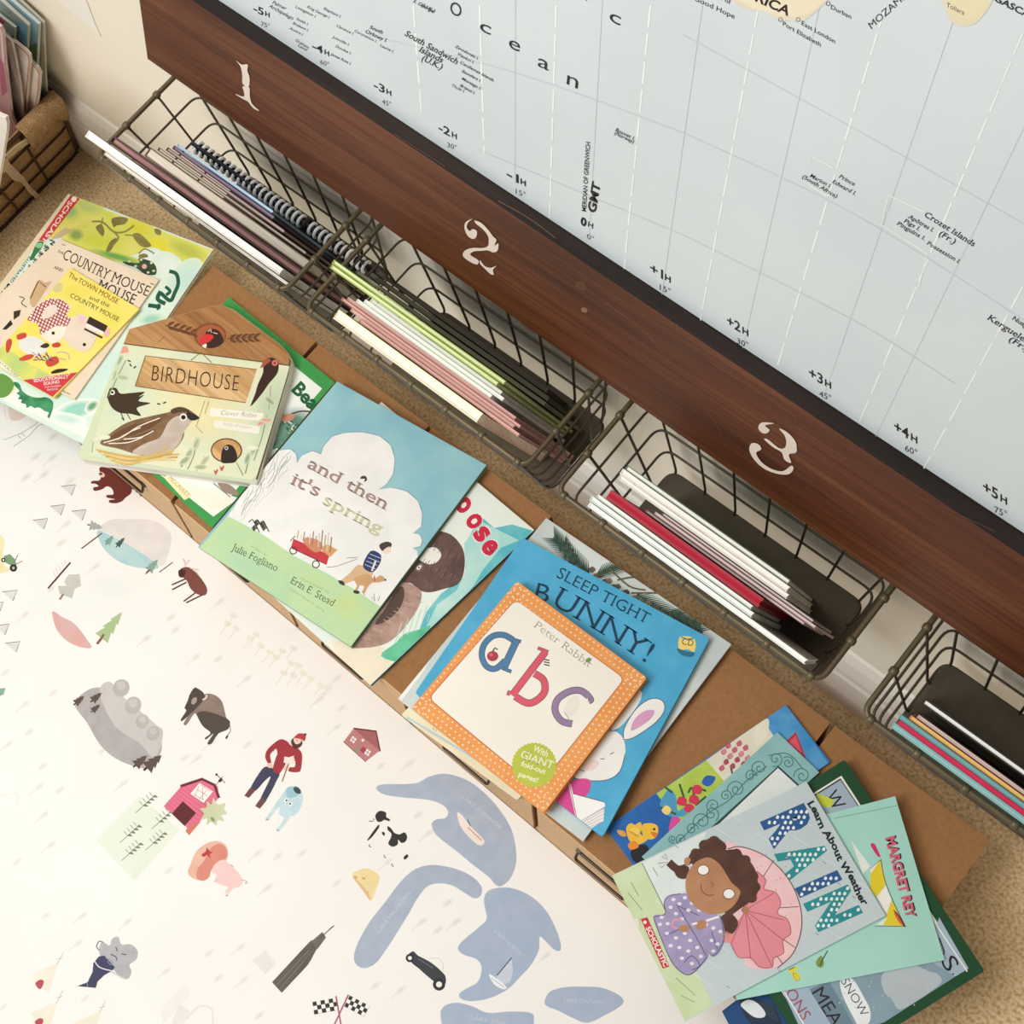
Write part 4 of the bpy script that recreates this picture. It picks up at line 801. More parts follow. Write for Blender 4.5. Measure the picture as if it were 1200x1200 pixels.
A.blob(('#a07f70', '#b9988a', 60), [(340, 640), (400, 650), (450, 690), (440, 760), (400, 830), (330, 920), (240, 985), (120, 1005), (60, 990), (180, 860), (280, 720)]).up().blob('#564238', [(330, 660), (355, 700), (330, 780), (260, 850), (190, 870), (250, 780)])
for k in range(40):
    x, y = 470 + (k * 61) % 200, 400 + (k * 37) % 250; A.line(['#7d625a', '#4a3832', '#8a7068'][k % 3], [(x, y), (x - 14, y + 22)], 3)
for k in range(34):
    t = k / 33; x, y = 430 - t * 320, 740 + t * 240 - (k * 29 % 60); A.line(['#b99a8c', '#8a6c5e', '#cbb2a4'][k % 3], [(x, y), (x + 26, y + 12)], 3)
for k in range(16): x, y = 300 + k * 12, 980 - k * 8 - (k % 3) * 30; A.line('#bfe3d2', [(x, y), (x + 18, y - 44)], 4)
for off, c, bo in ((0, '#f7efe8', .085), (1, '#cc2444', .045)):
    A.up(off)
    for ch, x, y, dx, dy in [('o', 640, 196, 40, 62), ('o', 692, 290, 54, 55), ('s', 738, 364, 46, 52), ('e', 778, 438, 56, 52)]: A.text(ch, (x, y), (x + dx, y + dy), 118, c, bold=bo, up=(.75, -.66))
A.done()
# ---- the cloud book
A = book('picture_book', 'pale blue and green picture book with a big white cloud and red wagon', [(395, 447), (570, 545), (411, 758), (232, 641)], HB + .0072, .0085, ('#87bac6', '#99c6cc', 18), '#efe8da', .002, 0, 3, edge='#7c8a6a')
A.zoom(220, 430, 3.4286)
A.bg = '#8fbfc8'
A.up()
A.poly('#f0eeea', [(160, 600), (280, 420), (330, 360), (370, 335), (410, 330), (435, 350), (440, 385), (460, 355), (500, 338), (535, 350), (545, 320), (580, 280), (630, 265), (700, 262), (770, 278), (815, 315), (832, 370), (825, 430), (800, 470), (770, 492), (820, 485), (880, 500), (925, 540), (942, 590), (938, 640), (905, 668), (930, 672), (942, 695), (935, 720), (905, 728), (922, 740), (925, 770), (780, 965), (760, 960), (600, 880), (400, 740), (300, 680)]).up()
for l in ([(535, 350), (545, 320), (580, 280), (630, 265), (700, 262), (770, 278), (815, 315), (832, 370), (825, 430), (800, 470), (770, 492)], [(820, 485), (880, 500), (925, 540), (942, 590), (938, 640)], [(905, 668), (930, 672), (942, 695), (935, 720), (905, 728)], [(370, 335), (410, 330), (435, 350), (440, 385)], [(460, 355), (500, 338), (535, 350)]): A.line('#7f9aa4', l, 2.2, 4)
A.poly(('#bfd9a4', '#b3d4a8', 16), [(40, 735), (160, 598), (300, 672), (420, 755), (560, 830), (680, 900), (775, 965), (655, 1125)]).up()
A.bg = '#bad7a6'; A.soft('#c9dc96', 640, 960, 110, 70, 30, .8).soft('#c3dc9e', 520, 860, 110, 40, 30, .7).soft('#aed2b0', 250, 800, 150, 60, 30, .7).up()
br2 = '#9a7b72'
A.text('and then', (478, 402), (790, 572), 46, '#a98d84', bold=.012, serif=.035).text("it's", (414, 470), (522, 522), 50, '#a98d84', bold=.012, serif=.035).text('spring', (540, 548), (772, 672), 46, '#cdc9a2', bold=.012, serif=.035)
A.up()
A.blob('#4a3a32', [(692, 448), (702, 438), (716, 440), (720, 455), (708, 462), (712, 450), (700, 450)])
A.text('written by', (250, 722), (318, 762), 11, '#9db58a').text('Julie Fogliano', (175, 735), (355, 822), 30, '#2d3a2c', serif=.03, bold=-.01).text('illustrated by', (450, 852), (570, 912), 11, '#9db58a').text('Erin E. Stead', (412, 868), (580, 962), 30, '#2d3a2c', serif=.03, bold=-.01).text('a picture book for spring', (405, 890), (548, 985), 8, '#9db58a')
# bare birches, bush
for k in range(26):
    x = 180 + (k * 47) % 190; y = 600 - (x - 180) * 1.05 + (k * 31) % 90 - 20
    A.line(['#a3a39c', '#7c7c76', '#c4c0b8'][k % 3], [(x, y), (x + 14 + k % 5 * 6, y - 40), (x + 30 + k % 7 * 4, y - 58 - k % 4 * 10)], 1.5, 3)
for k in range(18): x, y = 245 + (k * 29) % 60, 625 + (k * 17) % 38; A.line('#3a3c34', [(x, y), (x + 14, y - 12), (x + 24, y + 4)], 4, 3)
# wagon, boy and dog
A.poly('#c83a44', [(425, 690), (570, 755), (558, 795), (415, 725)]).poly('#d9a06a', [(530, 730), (560, 712), (602, 735), (572, 765)]).blob('#cf8d6a', [(465, 705), (480, 685), (530, 700), (540, 730), (510, 745)]).up()
for k in range(12): A.line(['#c99a78', '#e2cdbb', '#9c7a60'][k % 3], [(440 + k * 12, 690 + k * 5), (446 + k * 12, 655 + (k * 19) % 30)], 4)
A.line('#8f2b34', [(418, 728), (556, 793)], 4).line('#3a302c', [(412, 700), (432, 680)], 3)
for x, y in ((424, 738), (515, 793)): A.line('#3a302c', [(x + 14 * math.cos(t * .7), y + 14 * math.sin(t * .7)) for t in range(9)], 4, 2, True)
A.line('#6a5a50', [(560, 805), (600, 800), (680, 772)], 2, 4).line('#6a5a50', [(640, 768), (685, 765)], 2)
A.blob('#d9b48c', [(690, 795), (745, 825), (720, 850), (665, 860), (630, 872), (612, 862), (650, 830)]).blob('#2c3a6a', [(735, 740), (775, 755), (772, 790), (742, 825), (704, 800)]).up()
for k in range(4): A.line('#b8c0d4', [(732 - k * 7, 752 + k * 14), (778 - k * 8, 770 + k * 14)], 3)
A.blob('#4a3c36', [(770, 715), (800, 702), (820, 712), (808, 735), (782, 740)]).blob('#f0d6c4', [(785, 738), (812, 722), (815, 745), (795, 752)]).line('#e9dcd0', [(740, 820), (755, 780)], 8)
A.blob('#cfa070', [(670, 850), (720, 832), (750, 850), (775, 838), (795, 855), (770, 866), (740, 868), (720, 890), (712, 908), (702, 905), (708, 882), (690, 880), (680, 905), (668, 902), (680, 880)]).up().line('#a8483a', [(750, 840), (752, 862)], 4).ell('#3a2c24', 794, 856, 4).blob('#3a342e', [(605, 858), (625, 862), (630, 878), (612, 872)]).blob('#3a342e', [(668, 898), (690, 902), (685, 912), (668, 908)])
for l in ([(740, 925), (752, 942), (748, 910)], [(765, 940), (772, 922)], [(700, 900), (712, 918)]): A.line('#8a928c', l, 2.5)
A.done()

# ---- the bunny stack
A = book('board_book', 'cream and pale blue edged book at the bottom of the bunny stack, lower left', [(560, 745), (690, 842), (606, 938), (470, 838)], HB + .0003, .006, '#efe6c4', '#b9d3dc', .0015, .003, 3, edge='#b4cdd6')
A.zoom(440, 760, 5.4545); A.line('#4a4440', [(368, 505), (372, 520)], 3).line('#4a4440', [(385, 518), (388, 530)], 3).line('#bcd3da', [(200, 440), (640, 705), (920, 905)], 14); A.done()
A = book('picture_book', 'white picture book with dark fir sprigs, sticking out behind the blue bunny book', [(640, 607), (857, 755), (683, 986), (466, 819)], HB + .0064, .004, ('#d3dad6', '#c3ccca', 16), '#f3ecd8')
A.zoom(460, 600, 3)
A.poly('#f1eee4', [(20, 640), (110, 500), (240, 330), (110, 560), (30, 665)]).soft('#e3ebe8', 700, 160, 120, 70, 35, .7).up()
def sprig(x0, y0, x1, y1, n, w):
    A.line('#4a4638', [(x0, y0), (x1, y1)], 4)
    L = math.hypot(x1 - x0, y1 - y0); ux, uy = (x1 - x0) / L, (y1 - y0) / L
    for k in range(n):
        t = k / n; x, y = x0 + (x1 - x0) * t, y0 + (y1 - y0) * t
        for d in (-1, 1): A.line(['#2f4a3c', '#48604c', '#3a5448'][k % 3], [(x, y), (x + ux * w * .8 - uy * w * d * .7, y + uy * w * .8 + ux * w * d * .7)], 6.5, 0, False, True)
sprig(690, 215, 565, 90, 20, 44); sprig(640, 185, 600, 110, 10, 34); sprig(860, 290, 1090, 425, 26, 40); sprig(980, 350, 1085, 400, 12, 34); sprig(720, 220, 800, 190, 10, 40)
for k in range(16): x, y = 690 + k * 15, 200 + k * 9 + (k * 13) % 24; A.blob(['#6a6252', '#847a66', '#55503f'][k % 3], [(x, y), (x + 14, y - 8), (x + 24, y + 4), (x + 10, y + 14)])
for l in ([(760, 195), (830, 260), (890, 275)], [(790, 240), (850, 230), (900, 250)], [(840, 285), (930, 285)]): A.line('#6a6046', l, 6, 4)
A.done()
A = book('picture_book', 'bright blue hardback with white bunny and dark title lettering', [(612, 630), (832, 748), (706, 981), (486, 812)], HB + .0106, .009, ('#4aa6cf', '#55afd6', 40), '#e9efe9', .002, .004, 3, edge='#4a9fb8')
A.zoom(460, 600, 3)
ti = '#1c3d5a'
A.text('SLEEP TIGHT', (574, 228), (893, 394), 40, ti, serif=.03, bold=-.005).text('B', (497, 308), (545, 320), 62, ti, serif=.035).text('UNNY!', (560, 328), (888, 530), 74, ti, serif=.035, bold=-.005, arc=6)
A.blob('#f3d87a', [(1010, 440), (1060, 445), (1062, 490), (1035, 482), (1008, 485)]).blob('#2f6f90', [(1000, 480), (1035, 490), (1062, 496), (1050, 510), (1015, 502)]).up().text('CD', (1016, 465), (1056, 472), 22, '#5a4a2a').line('#2f6f90', [(1015, 440), (1036, 448), (1058, 445)], 4).up()
bw = '#f4f1ec'
A.blob(bw, [(812, 800), (815, 760), (850, 700), (890, 665), (925, 655), (952, 668), (955, 700), (925, 740), (870, 780), (835, 798)]).blob(bw, [(770, 770), (790, 715), (850, 640), (875, 630), (872, 660), (840, 710), (800, 755)]).blob(bw, [(640, 920), (660, 900), (720, 810), (770, 770), (810, 795), (818, 850), (800, 910), (760, 940), (700, 945), (650, 940)]).up()
A.blob('#d9a3c4', [(838, 768), (850, 730), (885, 700), (920, 698), (910, 725), (870, 755)]).blob('#f1d9d2', [(670, 895), (700, 870), (725, 880), (710, 905), (680, 910)])
for l in ([(812, 800), (815, 760), (850, 700), (890, 665), (925, 655), (952, 668), (955, 700), (925, 740), (870, 780), (835, 798), (812, 800)], [(818, 850), (800, 910), (760, 940), (700, 945), (630, 935)], [(730, 868), (745, 868)], [(765, 852), (778, 845)], [(655, 905), (675, 912)], [(770, 772), (795, 762)]): A.line('#5a6670', l, 3, 4)
A.blob('#d94a96', [(540, 1030), (620, 950), (690, 940), (690, 985), (640, 1040), (650, 1090), (600, 1060)]).up().poly('#faf7f4', [(632, 990), (745, 1020), (748, 1035), (655, 1090)]).line('#fbf8f6', [(622, 955), (652, 1088)], 9).up()
for k in range(4): A.line('#b9b2b6', [(655, 1092 + k * 7), (742, 1042 + k * 12)], 2.5)
A.poly('#f1ece8', [(655, 1092), (745, 1042), (742, 1085), (690, 1118)]).up()
for k in range(4): A.line('#c9bfc4', [(660 + k * 6, 1096 + k * 6), (744, 1050 + k * 12)], 2.5)
A.line('#9a3a6c', [(622, 955), (650, 1088)], 2.5).line('#4a3a44', [(633, 990), (745, 1020)], 2)
A.done()
A = book('board_book', 'square orange polka-dot alphabet board book with big a, b and c', [(606, 681), (758, 794), (637, 953), (482, 830)], HB + .0197, .014, ('#e8964e', '#ec9f58', 40), '#f0e4d2', .002, .003, 3, edge='#e0904c')
A.zoom(460, 600, 3)
cx_, cy_ = 478, 645
A.up()
def lerp4(u, v):
    a, b, c, d = (np.array(p) for p in ((436, 244), (894, 582), (531, 1058), (66, 690)))
    return tuple((a * (1 - u) + b * u) * (1 - v) + (d * (1 - u) + c * u) * v)
random.seed(3)
for i in range(30):
    for j in range(3):
        t = (i + .5 * (j % 2) + .25) / 30; e = .018 + j * .035
        for u, v in ((t, e), (t, 1 - e), (e, t), (1 - e, t)):
            x, y = lerp4(u, v); A.ell('#f6dcb8', x, y, 3.6, 3.6, 0, 8)
A.up()
def rpoly(q, r): return [(p.x, p.y) for p in fillet([Vector((x, y, 0)) for x, y in q], r, 5)]
A.poly('#c86a3a', rpoly([(432, 306), (818, 585), (510, 975), (124, 655)], 26)).up().poly(('#f3ede2', '#efe8dc', 8), rpoly([(433, 309), (814, 586), (510, 970), (129, 655)], 24)).up()
A.text('Peter Rabbit', (498, 405), (690, 548), 27, '#8a7a66', serif=.03, bold=-.02).blob('#7d9a54', [(678, 522), (690, 512), (700, 518), (688, 530)])
def letter(ch, x, y, dx, dy, h, c):
    A.text(ch, (x, y), (x + dx, y + dy), h, '#3c4250', serif=.05, bold=.012, up=(.56, -.83)); A.up(); A.text(ch, (x, y), (x + dx, y + dy), h, c, serif=.045, bold=.0, up=(.56, -.83)); A.up(-1)
# the three letters, drawn as thick and thin strokes
def stroke_letter(c, parts):
    for w in (0, 1):
        A.up(w)
        for p, s_ in parts: A.line('#3e4656' if not w else c, p, s_ - 4 * w, 6)
stroke_letter('#4f7ea6', [([(424, 450), (392, 433), (354, 436), (323, 465), (314, 505), (330, 542), (362, 551), (396, 522)], 22), ([(436, 452), (393, 545)], 26), ([(384, 548), (418, 562)], 13), ([(418, 446), (452, 456)], 12)])
stroke_letter('#dd5a6c', [([(538, 492), (500, 540), (420, 645)], 26), ([(510, 478), (548, 492)], 12), ([(498, 568), (530, 590), (535, 630), (510, 660), (475, 672), (430, 648)], 26), ([(412, 628), (405, 645)], 12)])
stroke_letter('#9a7fa0', [([(690, 648), (660, 628), (620, 632), (580, 660), (572, 700), (595, 735), (632, 745)], 25), ([(686, 640), (700, 660), (690, 668)], 18)])
A.ell('#b23a4c', 352, 507, 20, 18).up().ell('#d06a72', 346, 502, 7, 6).line('#4a5a34', [(352, 490), (360, 478), (370, 484)], 5)
for k in range(3): A.line('#3a302a', [(532, 518 + k * 9), (552, 522 + k * 9)], 4)
A.blob('#efe6dc', [(600, 700), (620, 660), (645, 645), (660, 670), (650, 700), (620, 720)]).line('#b9a6ac', [(605, 705), (625, 735)], 3)
# round lime sticker
st = []
for k in range(72): t = 2 * math.pi * k / 72; r = 80 if k % 2 else 76; st.append((498 + r * math.cos(t), 890 + r * math.sin(t)))
A.poly('#bcc548', st).up()
A.text('With', (492, 838), (542, 862), 22, '#f2f0cc', bold=.02).text('GIANT', (448, 862), (560, 905), 28, '#f2f0cc', serif=.03, bold=.01).text('fold-out', (450, 892), (536, 922), 18, '#f2f0cc', bold=.02).text('pages!', (442, 928), (508, 952), 18, '#f2f0cc', bold=.02)
A.done()

# ---- the weather stack at the right
A = book('picture_book', 'blue and green picture book with a yellow duckling and red tulips', [(709, 970), (921, 826), (973, 893), (762, 1040)], HB + .0003, .004, ('#2a6fb4', '#2c7cc0', 30), '#f0e8dc')
A.zoom(690, 800, 2.4)
A.poly(('#1c5da6', '#2467b0', 40), [(40, 415), (190, 312), (280, 420), (130, 540)]).poly(('#a9c24a', '#b7cc5a', 50), [(190, 312), (330, 218), (400, 300), (260, 400)]).poly('#e2dcc8', [(330, 218), (490, 105), (540, 180), (400, 300)]).poly(('#5a9fd0', '#3a8ac6', 40), [(490, 105), (555, 62), (680, 235), (640, 262), (520, 150)]).up()
A.blob('#eae3cf', [(470, 125), (505, 102), (500, 150), (470, 180)]).poly('#b8323e', [(555, 165), (582, 138), (612, 215)]).poly('#d9566a', [(562, 168), (582, 148), (600, 200)])
for k in range(40): x, y = 365 + (k * 37) % 80, 165 + (k * 23) % 75; A.blob(['#c9647c', '#d98a9a', '#a84a64'][k % 3], [(x, y), (x + 10, y - 6), (x + 14, y + 6), (x + 4, y + 10)])
A.line('#5a4632', [(400, 240), (405, 262)], 5)
A.blob('#4a9ac0', [(200, 340), (225, 300), (245, 320), (250, 360), (270, 350), (275, 372), (240, 378), (215, 368)])
for l in ([(300, 340), (290, 295), (280, 310)], [(270, 330), (255, 285)], [(290, 320), (310, 300), (330, 305)], [(300, 345), (330, 320)], [(235, 310), (210, 290)], [(245, 370), (200, 350)]): A.line('#2f5a34', l, 6, 3)
for x, y in ((262, 335), (305, 302), (283, 355), (296, 330)): A.blob('#cf3650', [(x - 14, y + 6), (x - 10, y - 12), (x + 4, y - 14), (x + 14, y - 4), (x + 8, y + 12)])
A.blob('#2c5fb4', [(318, 282), (330, 262), (355, 265), (350, 282), (335, 292)]).blob('#d84a9a', [(225, 418), (235, 378), (258, 385), (240, 412)]).blob('#f0d27a', [(205, 360), (218, 345), (232, 358), (220, 372)]).up()
yl = '#eebc3c'
A.blob('#1c1a20', [(120, 470), (160, 455), (172, 490), (150, 510), (125, 500)])
A.blob(yl, [(105, 410), (118, 395), (130, 400), (145, 392), (150, 412), (145, 425), (165, 440), (140, 455), (115, 445)]).blob(yl, [(150, 402), (170, 395), (192, 402), (194, 425), (180, 440), (155, 435)]).blob('#e0a12c', [(80, 415), (100, 418), (104, 432), (88, 430)]).blob('#e8892c', [(110, 455), (130, 445), (140, 462), (118, 470)]).blob('#d97a2a', [(175, 420), (194, 424), (185, 436)]).up().ell('#2a2018', 184, 412, 3.5).blob('#f2cf5c', [(118, 412), (138, 408), (140, 425), (122, 428)])
for k in range(3): A.line('#c98a24', [(112 + k * 7, 418 + k * 5), (126 + k * 7, 422 + k * 5)], 2.5)
A.done()
A = book('picture_book', 'navy blue picture book with a white oval, lowest at the bottom edge', [(846, 1185), (930, 1120), (1000, 1190), (900, 1290)], HB + .0003, .004, '#1f4a7c', '#e9e2d4')
A.zoom(820, 1000, 3.333); A.blob('#23344a', [(155, 560), (230, 570), (290, 600), (320, 680), (240, 690), (180, 640)]).up().blob('#e6eaec', [(160, 590), (190, 572), (225, 585), (255, 620), (250, 640), (215, 640), (180, 615)]).poly('#33414e', [(230, 570), (285, 590), (310, 660), (270, 640)]); A.done()
A = book('picture_book', 'dusty teal picture book with curling scrollwork, under the rain book', [(752, 1004), (911, 858), (960, 905), (800, 1048)], HB + .0046, .0035, ('#86b5b6', '#93bfbe', 30), '#ece6d8')
A.zoom(690, 800, 2.4)
A.poly('#2f4a4c', [(330, 420), (533, 234), (612, 306), (420, 480)]).up().poly('#e6ece8', [(338, 424), (532, 240), (604, 306), (420, 476)]).up()
def scroll(x, y, r, s_, a0, c='#3f6d72', w=2.4): A.line(c, [(x + r * (1 - t / 22) * math.cos(a0 + s_ * t * .5), y + r * (1 - t / 22) * math.sin(a0 + s_ * t * .5)) for t in range(21)], w, 2)
for x, y, r, s_, a in [(480, 240, 24, 1, 2), (455, 262, 18, -1, 0), (415, 300, 26, 1, 3), (385, 318, 17, -1, .5), (350, 345, 20, 1, 2), (318, 390, 26, 1, 2.5), (345, 370, 22, -1, 1), (290, 412, 18, -1, 0), (260, 440, 16, 1, 2), (525, 215, 22, -1, 2), (560, 225, 18, 1, 4), (600, 262, 24, 1, 3), (235, 440, 12, 1, 1)]: scroll(x, y, r, s_, a)
A.line('#3f6d72', [(500, 235), (440, 280), (395, 330), (330, 372), (250, 450)], 2.4, 5).line('#3f6d72', [(505, 205), (560, 200), (600, 240)], 2.4, 5)
A.done()
A = book('picture_book', 'large dark green hardback with a weather word chart, under the mint book', [(798, 1010), (990, 890), (1154, 1138), (962, 1258)], HB + .0083, .008, '#1c4a2c', '#e9e4d4', .002, .003, 3, edge='#173c24')
A.zoom(0, 0, 1)
def quadin(q, f): 
    c = np.mean(np.array(q, float), 0); return [tuple(c + (np.array(p) - c) * f) for p in q]
wq = [(798, 1010), (990, 890), (1154, 1138), (962, 1258)]
A.poly('#eeeae0', [(818, 1014), (986, 909), (1134, 1135), (966, 1238)]).up().poly('#2a3434', [(821, 1015), (985, 912), (1131, 1134), (967, 1235)]).up().poly(('#a6b6c4', '#9dafbe', 20), [(822, 1016), (985, 914), (1129, 1133), (967, 1233)]).up()
A.zoom(690, 800, 2.4)
A.text('W', (662, 318), (690, 362), 40, '#22262c', up=(.86, -.5))
A.poly('#c9d23c', [(640, 310), (690, 330), (680, 352), (650, 345)])
A.zoom(820, 1000, 3.333)
A.poly(('#7f97a6', '#8ba2b0', 30), [(455, 500), (880, 410), (1000, 480), (720, 660), (600, 700), (520, 600)]).poly('#a9bccb', [(905, 350), (935, 250), (1050, 450), (1000, 480), (945, 410)]).up()
A.blob('#b9c3c9', [(710, 480), (760, 440), (830, 430), (870, 450), (920, 465), (945, 500), (900, 540), (840, 580), (780, 610), (750, 570), (720, 540)]).poly('#8da2b4', [(880, 430), (905, 420), (960, 500), (930, 470), (890, 460)]).blob('#eef2f4', [(548, 500), (575, 482), (605, 500), (640, 560), (665, 610), (662, 660), (625, 680), (600, 640), (560, 560)])
A.poly('#6f8796', [(430, 530), (505, 500), (620, 700), (500, 700)]).poly('#a6bacb', [(320, 530), (420, 520), (520, 680), (440, 740), (400, 700)]).up()
A.text('SNOW', (550, 500), (632, 640), 34, '#26323c', bold=-.01).text('MEA', (437, 545), (520, 680), 52, '#2c2630').text('ONS', (332, 545), (400, 655), 44, '#a4506a').text('S', (940, 424), (966, 466), 60, '#22262c').line('#22303a', [(935, 330), (955, 385), (945, 395)], 5, 4).line('#eef2f2', [(905, 250), (1045, 462)], 5).line('#eef2f2', [(330, 540), (450, 740)], 5)
for k in range(24): A.ell('#c3d0d8', 520 + (k * 53) % 380, 490 + (k * 37) % 120, 3, 3, 0, 6)
A.done()
A = book('picture_book', 'mint green paperback with a yellow and white kite and pink lettering', [(826, 992), (1049, 933), (1107, 1125), (863, 1172)], HB + .0165, .0035, ('#a3d6c8', '#aad9cc', 20), '#e9efe4')
A.zoom(690, 800, 2.4)
A.line('#7fb8ae', [(690, 382), (870, 345)], 2.5)
for o_, c in ((0, '#2a2026'), (1, '#d9647c')):
    A.up(o_); A.text('MARGRET REY', (838 - 4 * o_, 436 + 2 * o_), (898 - 4 * o_, 664), 26, c, bold=.035)
A.zoom(1020, 940, 6.667)
A.poly('#e6cf2e', [(0, 560), (80, 450), (120, 640), (50, 740), (0, 690)]).poly('#f4f0e6', [(0, 510), (80, 450), (0, 560)]).poly('#f4f0e6', [(50, 740), (120, 650), (165, 760), (125, 880)]).poly('#e6cf2e', [(125, 885), (168, 765), (260, 970), (100, 960)]).poly('#e9f0e8', [(-150, 300), (0, 500), (-60, 560)]).poly('#e9f0dc', [(35, 965), (130, 900), (100, 960)]).up().line('#2c2a22', [(82, 445), (110, 600), (180, 780), (275, 975)], 5, 4).line('#2c2a22', [(0, 520), (82, 450)], 4).line('#2c2a22', [(35, 968), (270, 970)], 4)
A.blob('#c9366c', [(0, 330), (30, 325), (60, 380), (78, 430), (50, 415), (20, 370)]).blob('#d9603c', [(185, 870), (205, 860), (240, 910), (265, 970), (225, 940)]).line('#2c2020', [(182, 845), (215, 880), (245, 930), (270, 975)], 7, 4)
A.zoom(820, 1000, 3.333)
A.text('le', (345, 455), (378, 500), 34, '#e3d83c', bold=.05, up=(.9, -.4)).up().text('le', (345, 455), (378, 500), 30, '#3a3a2a', bold=-.03, up=(.9, -.4))
A.blob('#7f9a4a', [(455, 420), (475, 400), (485, 430), (475, 446), (458, 440)]).line('#3a4a2c', [(470, 440), (480, 415), (500, 380)], 4, 4)
A.done()
A = book('picture_book', 'rain picture book on top, girl with polka-dot raincoat and pink umbrella', [(717, 1026), (945, 916), (1038, 1073), (803, 1197)], HB + .0202, .003, ('#c6d2d4', '#bfcccf', 16), '#ebe6da')
A.zoom(690, 800, 2.4)
A.poly(('#cfdcb4', '#c5d6a6', 30), [(60, 545), (148, 505), (350, 905), (272, 952)]).up()
A.bg = '#c4d0d2'
A.poly('#dde5e4', [(150, 506), (330, 418), (300, 560), (215, 640)]).up()
for k in range(46):
    x = 170 + (k * 83) % 640; y = 340 + (k * 59) % 520; A.line('#d9e3e4', [(x, y), (x + 46, y + 30)], 2)
for k in range(22): x = 200 + (k * 83) % 560; y = 420 + (k * 97) % 440; A.line('#7d8e98', [(x, y), (x + 10, y + 6)], 2)
A.line('#4a5a44', [(150, 508), (215, 640)], 2)
for l in ([(118, 560), (140, 600)], [(110, 590), (150, 640)], [(245, 830), (300, 880)], [(260, 880), (300, 900)], [(180, 520), (195, 545)]): A.line('#9fb38a', l, 3)
# title
def rain(ch, p0, p1, h, c):
    A.text(ch, p0, p1, h, c, bold=.09); 
A.up()
def inside(p, T):
    for a, b, c in T:
        d = [(q[0] - r[0]) * (p[1] - r[1]) - (q[1] - r[1]) * (p[0] - r[0]) for r, q in ((a, b), (b, c), (c, a))]
        if min(d) >= 0 or max(d) <= 0: return True
    return False
for ch, p0, p1, h, c in [('R', (490, 388), (530, 465), 116, '#2d5a92'), ('A', (530, 478), (570, 556), 118, '#2a9096'), ('I', (588, 575), (603, 602), 112, '#2d5a92'), ('N', (612, 618), (655, 698), 118, '#2a9096')]:
    A.text(ch, p0, p1, h, c, bold=.06, up=(.92, -.4)); T = A.last
    for i in range(14):
        for j in range(12):
            x, y = p0[0] - 20 + i * 15 + (j % 2) * 7, p0[1] - 70 + j * 15
            if all(inside((x + ex, y + ey), T) for ex, ey in ((0, 0), (5, 0), (-5, 0), (0, 6), (0, -6))): A.blob('#e9f1f0', [(x - 4, y + 3), (x, y - 5), (x + 5, y - 2), (x + 3, y + 5)])
A.text('Learn About Weather', (614, 340), (772, 628), 19, '#23282e', bold=.035, wave=2.5)
# open umbrella
A.blob(('#f0c9c9', '#ecbfc2', 60), [(380, 470), (430, 462), (500, 490), (560, 550), (592, 620), (598, 690), (575, 760), (530, 800), (470, 805), (430, 760)]).up()
for k in range(40): A.ell('#d9a6b0', 430 + (k * 41) % 150, 480 + (k * 67) % 300, 3, 2, 40, 6)
for l in ([(430, 640), (520, 500)], [(430, 640), (590, 630)], [(430, 640), (580, 745)], [(430, 640), (545, 790)]): A.line('#5a3a44', l, 2)
A.line('#6a4650', [(390, 468), (430, 462), (500, 490), (560, 550), (592, 620), (598, 690), (575, 760), (530, 803)], 2.5, 5).up()
A.blob('#e7909a', [(440, 640), (452, 540), (472, 530), (498, 555), (492, 580), (525, 590), (540, 620), (530, 650), (558, 665), (568, 705), (545, 725), (548, 760), (520, 775), (515, 800), (480, 800), (455, 775), (420, 772), (400, 735), (372, 720)]).up()
for l in ([(440, 640), (472, 532)], [(440, 640), (520, 592)], [(440, 640), (550, 668)], [(440, 640), (548, 725)], [(440, 640), (515, 798)], [(440, 640), (455, 775)], [(440, 640), (400, 735)]): A.line('#b2616e', l, 2.2)
A.line('#b2616e', [(472, 530), (498, 555), (492, 580), (525, 590), (540, 620), (530, 650), (558, 665), (568, 705), (545, 725), (548, 760), (520, 775), (515, 800), (480, 800), (455, 775), (420, 772), (400, 735)], 2.2, 3)
# the girl: plait, hair, coat, face
hair = ('#5c3a2c', '#4e3026', 60)
A.line(hair, [(275, 520), (250, 525), (225, 505)], 22, 5).blob(hair, [(240, 525), (262, 515), (282, 520), (275, 550), (250, 548)])
for p in ([(205, 490), (222, 498), (215, 482)], [(205, 520), (222, 505), (195, 508)]): A.line('#7d8a5a', p, 2.5, 0, True)
A.blob(hair, [(385, 660), (420, 640), (470, 600), (475, 560), (465, 520), (440, 490), (410, 470), (382, 470), (380, 450), (355, 436), (325, 445), (318, 465), (295, 470), (280, 495), (300, 520), (340, 560), (380, 620)]).blob(hair, [(375, 655), (400, 650), (420, 675), (405, 705), (380, 700), (370, 680)]).up()
for x, y, r in [(325, 458, 16), (352, 448, 17), (372, 462, 15), (300, 480, 14), (462, 545, 15), (468, 575, 15), (458, 605, 15), (440, 500, 15), (415, 482, 15), (395, 690, 15), (395, 665, 14)]: A.ell(hair, x, y, r, r, 0, 12)
coat = ('#a79cc0', '#9c90b6', 60)
A.blob(coat, [(212, 620), (225, 600), (255, 594), (290, 598), (320, 640), (365, 655), (378, 680), (382, 720), (365, 760), (345, 770), (325, 745), (335, 770), (310, 800), (275, 822), (240, 795), (210, 735), (182, 660), (215, 652)]).up()
